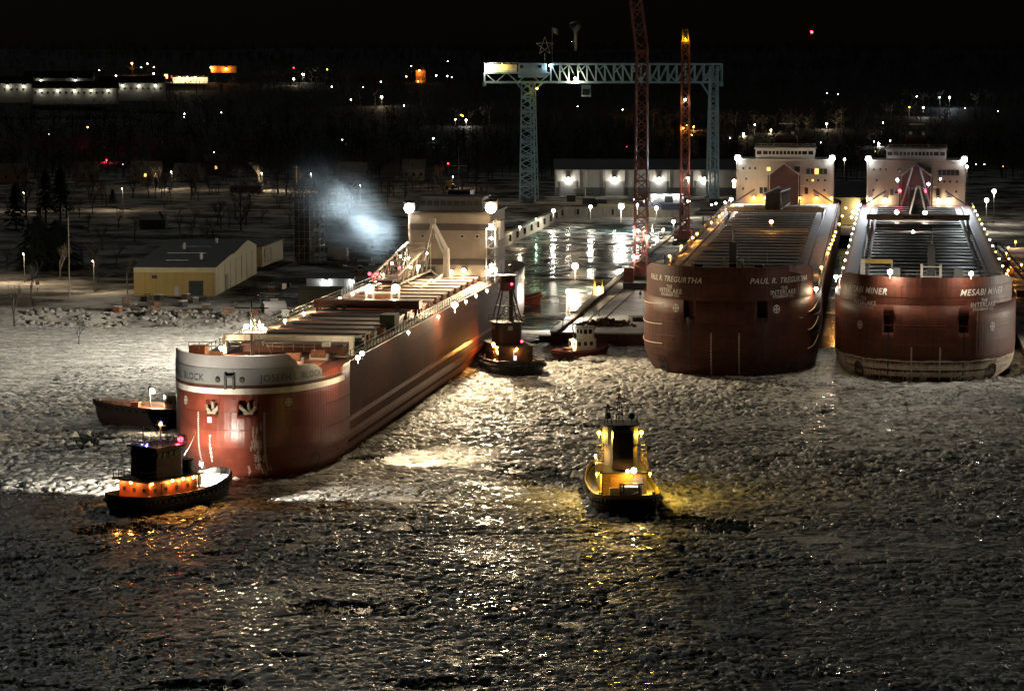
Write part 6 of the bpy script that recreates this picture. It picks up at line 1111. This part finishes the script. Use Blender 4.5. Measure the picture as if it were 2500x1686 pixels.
# street lamps that light the shore road
for px, py, p in ((420, 462, 4000), (640, 466, 4500), (760, 468, 3000), (300, 510, 2500), (60, 520, 1500), (60, 690, 5200), (230, 712, 2200), (880, 500, 800)):
    q = G(px, py, 3.2 if py < 520 else QZ); t = thing('street_lamp', {420: 'street lamp on the shore road by the porch lit house', 640: 'street lamp on the shore road left of the smoke', 760: 'street lamp on the shore road behind the smoke', 300: 'lamp lighting the snowy park below the road', 60: 'lamp among the dark trees at the left edge', 230: 'lamp lighting the snowy lawn by the bare pole', 880: 'lamp behind the smoke'}[px] + (', lower one near the shore' if py == 690 else ''), 'lamp', q, 0, 'street lamps on the left shore'); MB().tube((0, 0, 0), (0, 0, 7), .12, .08, 6).bar((0, 0, 7), (0, -1.2, 7.1), .08).build('pole', mSTEEL, t); lamp(t, (0, -1.3, 7), 'w', .12, p, name='lamp_head')
lc = thing('wheel_loader', 'small yellow cab machine under a lamp beyond the lit ship', 'machine', G(1098, 462, 3.2)); bx('body', (0, 0, 1.3), (3.6, 2, 1.6), mYEL, lc); bx('cab', (-.3, 0, 2.6), (1.6, 1.6, 1.4), mYEL, lc); bx('bucket', (2.4, 0, .8), (1, 2, 1), mSTEEL, lc)
for x in (-1.1, 1.1): MB().tube((x, -1.2, .7), (x, -.8, .7), .7, n=12).build('wheel', mBLACK, lc)
lampdot(1094, 399, 1075, 'r', .3, 300, 'tall pole with a reddish lamp beyond the lit ship', group='street lamps on the left shore'); lampdot(1106, 432, 1076, 'w', .2, 900, 'lamp over the small yellow cab machine', group='street lamps on the left shore')
bn = thing('bird_box_post', 'small box on a post on the snowy lawn', 'box', G(92, 722, QZ)); beam('post', (0, 0, 0), (0, 0, 2.6), .12, mWOOD, bn); bx('box_body', (0, 0, 2.9), (.8, .6, .9), mRUST, bn); bx('panel', (0, -.32, 2.2), (.6, .05, .6), mWHITE, bn)
# ---- trees
mBARK = M('bark', (.055, .045, .035), .9, var=.4, scale=2); mNEED = M('needles', (.022, .032, .02), .8, var=.5, scale=1.5); mTWIG = M('twigs', (.075, .068, .060), .9)
def bare_tree(label, loc, h, seed, group='bare trees', spread=.55, mat=None):
    r = random.Random(seed); t = thing('bare_tree', label, 'tree', loc, 0, group); tk = MB(); cr = MB()
    def grow(p, d, l, rad, lev):
        q = p + d * l; (tk if lev == 0 else cr).tube(p, q, rad, rad * .62, 5 if lev < 2 else 3, False)
        if lev >= 5: return
        for k in range(3 if lev < 4 else 2):
            nd = (d + Vector((r.uniform(-1, 1), r.uniform(-1, 1), r.uniform(-.15, .55))) * spread * (1.1 if lev else .9)).normalized(); grow(p.lerp(q, r.uniform(.55, 1)), nd, l * r.uniform(.62, .8), rad * .56, lev + 1)
    grow(Vector((0, 0, -.3)), Vector((r.uniform(-.06, .06), r.uniform(-.06, .06), 1)).normalized(), h * .34, h * .022, 0); tk.build('trunk', mat or mBARK, t); cr.build('crown', mat or mTWIG, t); return t
def conifer(label, loc, h, w, seed, group='dark conifers', bare=.12):
    r = random.Random(seed); t = thing('conifer', label, 'tree', loc, 0, group); MB().tube((0, 0, -.3), (0, 0, h * .9), h * .022, .05, 7).build('trunk', mBARK, t); m = MB()
    for k in range(520):
        f = r.random() ** .8; z = h * (bare + (1 - bare) * f); rad = w * (1 - f) ** .85 * r.uniform(.25, 1.1) + .15; a = r.uniform(0, 6.283); c = Vector((rad * math.cos(a), rad * math.sin(a), z - rad * .25)); d = Vector((math.cos(a), math.sin(a), -.45)); s = Vector((-math.sin(a), math.cos(a), 0)); L_ = w * r.uniform(.16, .34)
        m.add([c - d * L_ * .5 - s * .1, c - d * L_ * .5 + s * .1, c + s * L_ * .35 + Vector((0, 0, r.uniform(-.2, .2))), c + d * L_, c - s * L_ * .35], [(0, 1, 2, 3, 4)])
    m.build('crown', mNEED, t); return t
for k, (px, py, h, w, lb) in enumerate(((112, 545, 17, 4.6, 'dark spreading conifer on the snowy lawn, left of a pair'), (148, 548, 18, 5, 'dark spreading conifer on the snowy lawn, right of a pair'), (40, 560, 14, 5, 'dark conifer at the left edge by the road'), (96, 545, 5, 1.3, 'narrow small evergreen beside the pair of conifers'), (275, 500, 5, 1.6, 'small pointed evergreen near the road'), (90, 660, 13, 9, 'broad dark evergreen mass on the left shore, left half'), (140, 658, 12, 9, 'broad dark evergreen mass on the left shore, right half'), (790, 480, 7, 2.5, 'dark evergreen beside the scaffold tower'))): p = G(px, py, QZ); conifer(lb, (p.x, p.y, gz(p.x, p.y)), h, w, 40 + k, bare=.25 if h > 15 else .05)
for k, (px, py, h, lb) in enumerate(((35, 772, 11, 'bare tree with forked trunk on the snowy left shore'), (76, 730, 10, 'bare trunk tree behind the forked one'), (192, 822, 5, 'small dark bush tree on the shoreline'), (310, 700, 9, 'bare tree left of the yellow shed'), (345, 690, 8, 'second bare tree beside the yellow shed'), (290, 560, 9, 'bare tree in the dark park'), (440, 575, 9, 'bare tree behind the dark park cottage'), (250, 498, 9, 'bare tree near the far left road'), (410, 500, 8, 'bare tree by the porch lit house'), (560, 560, 8, 'bare tree above the dark roof'))): p = G(px, py, QZ); bare_tree(lb, (p.x, p.y, gz(p.x, p.y) if px != 192 else 1.0), h, 60 + k)
for k in range(26):
    px = random.uniform(-10, 1180); py = random.uniform(470, 505); q = G(px, py, 3.2); rgn = 'left' if px < 400 else ('middle' if px < 800 else 'right')
    bare_tree(f'bare street tree along the shore road, {rgn} stretch', (q.x, q.y, gz(q.x, q.y)), random.uniform(7, 12), 200 + k, f'bare trees along the shore road, {rgn} stretch')
for k, (px, py) in enumerate(((60, 590), (105, 600), (215, 575), (250, 610), (330, 590), (470, 600), (520, 585), (400, 520), (180, 520), (20, 640), (285, 655), (240, 690))):
    q = G(px, py, QZ); bare_tree('bare tree standing in the dark snowy park left of the sheds', (q.x, q.y, gz(q.x, q.y)), random.uniform(5, 10), 300 + k, 'bare trees in the dark park', .75)
protos = [o for o in bpy.data.objects if o.name.startswith('bare_tree') and o.parent is None][:6]; nt_ = 0
while nt_ < 150:
    Yq = random.uniform(640, 1130); Xq = random.uniform(-.2 * Yq, -8); u_, v_ = toH((Xq, Yq))
    if u_ > -118 or (v_ < 745 and u_ > -178) or float(vnoise(np.array(Xq), np.array(Yq), 38, 60, 77)) < (.55 if v_ < 960 else .34): continue
    c = copy_tree(protos[nt_ % 6]); c.location = (Xq, Yq, gz(Xq, Yq)); s = random.uniform(.8, 1.45); c.scale = (s * 1.15, s * 1.15, s); c.rotation_euler.z = random.uniform(0, 6.28); nt_ += 1
    pz = 'far side by the shore road' if v_ > 960 else 'near side below the road'; c['label'] = f'leafless tree in the dark park on the left shore, {pz}'; c['group'] = f'leafless park trees, {pz}'
# far woods: one mass of bare crowns nobody could count
rw = np.random.default_rng(5); vs_, fs_ = [], []; nT = 5200
Yt = 1130 + (rw.random(nT) ** 1.3) * 2100; Xt = (rw.random(nT) - .5) * (Yt * .40 + 120)
for X0, Y0 in zip(Xt, Yt):
    u_, v_ = toH((X0, Y0))
    if -112 < u_ < 120 and v_ < 1130: continue
    z0 = gz(X0, Y0); h = 7 + 7 * rw.random(); w = 2.2 + 2.4 * rw.random(); b = len(vs_)
    vs_ += [(X0 - .18, Y0, z0), (X0 + .18, Y0, z0), (X0, Y0, z0 + h)]; fs_.append((b, b + 1, b + 2))
    q = rw.random((13, 4)); b += 3
    for a, f, l, s in q:
        a *= 6.283; zb = z0 + h * (.25 + .55 * f); l = w * (.5 + .7 * l); tx, ty, tz = X0 + math.cos(a) * l, Y0 + math.sin(a) * l, zb + h * .12 + l * .5 * s
        vs_ += [(X0, Y0, zb - .12), (X0, Y0, zb + .12), (tx, ty, tz), (tx + .9 * (s - .5), ty, tz + .9), (tx - .6 * s, ty, tz + .5)]; fs_ += [(b, b + 1, b + 2), (b + 2, b + 3, b + 4)]; b += 5
me = bpy.data.meshes.new('far_woods'); me.from_pydata(vs_, [], fs_); me.update(); link('far_woods', me, mTWIG, kind='stuff')
# ================================================================= SMOKE AND AIR
def smoke_mat(dens, scale, seed):
    m = bpy.data.materials.new('smoke'); m.use_nodes = True; nt = m.node_tree; N = nt.nodes; L = nt.links; N.remove(N['Principled BSDF']); v = N.new('ShaderNodeVolumePrincipled'); v.inputs['Color'].default_value = (.50, .72, 1, 1); v.inputs['Anisotropy'].default_value = .2
    tc = N.new('ShaderNodeTexCoord'); gr = N.new('ShaderNodeTexGradient'); gr.gradient_type = 'QUADRATIC_SPHERE'; mp = N.new('ShaderNodeMapping'); mp.inputs['Scale'].default_value = (1, 1, 1); L.new(tc.outputs['Object'], mp.inputs[0]); L.new(mp.outputs[0], gr.inputs[0])
    nz = N.new('ShaderNodeTexNoise'); nz.inputs['Scale'].default_value = scale; nz.inputs['Detail'].default_value = 5; nz.inputs['Distortion'].default_value = .6; mp2 = N.new('ShaderNodeMapping'); mp2.inputs['Location'].default_value = (seed, 0, 0); L.new(tc.outputs['Object'], mp2.inputs[0]); L.new(mp2.outputs[0], nz.inputs['Vector'])
    rr = N.new('ShaderNodeMapRange'); rr.inputs[1].default_value = .40; rr.inputs[2].default_value = .70; L.new(nz.outputs[0], rr.inputs[0]); mu = N.new('ShaderNodeMath'); mu.operation = 'MULTIPLY'; g2 = N.new('ShaderNodeMath'); g2.operation = 'POWER'; g2.inputs[1].default_value = 1.6; L.new(gr.outputs[1], g2.inputs[0]); L.new(g2.outputs[0], mu.inputs[0]); L.new(rr.outputs[0], mu.inputs[1])
    m2 = N.new('ShaderNodeMath'); m2.operation = 'MULTIPLY'; m2.inputs[1].default_value = dens; L.new(mu.outputs[0], m2.inputs[0]); L.new(m2.outputs[0], v.inputs['Density']); L.new(v.outputs[0], N['Material Output'].inputs['Volume']); return m
def puff(px, py, Y, rx, ry, rz_, dens, seed, rot=0):
    o = MB().ball((0, 0, 0), 1, 16, 10).build('smoke', smoke_mat(dens, 1.6, seed), kind='stuff'); o.location = A(px, py, Y); o.scale = (rx, ry, rz_); o.rotation_euler = (0, rot, 0)
puff(880, 530, 486, 17, 6, 10, .055, 3, R(24)); puff(965, 575, 488, 9, 5, 9, .03, 14, R(-35)); puff(835, 470, 490, 15, 6, 8, .02, 27, R(30)); puff(1195, 640, 502, 9, 5, 6, .16, 9, R(-20))
HAZE = 0.0
if HAZE > 0:
    m = bpy.data.materials.new('night haze'); m.use_nodes = True; N = m.node_tree.nodes; N.remove(N['Principled BSDF']); v = N.new('ShaderNodeVolumePrincipled'); v.inputs['Color'].default_value = (.8, .88, 1, 1); v.inputs['Density'].default_value = HAZE; v.inputs['Anisotropy'].default_value = 0; m.node_tree.links.new(v.outputs[0], N['Material Output'].inputs['Volume'])
    MB().box((0, 2300, 60), (5200, 4900, 140)).build('haze', m, kind='stuff')
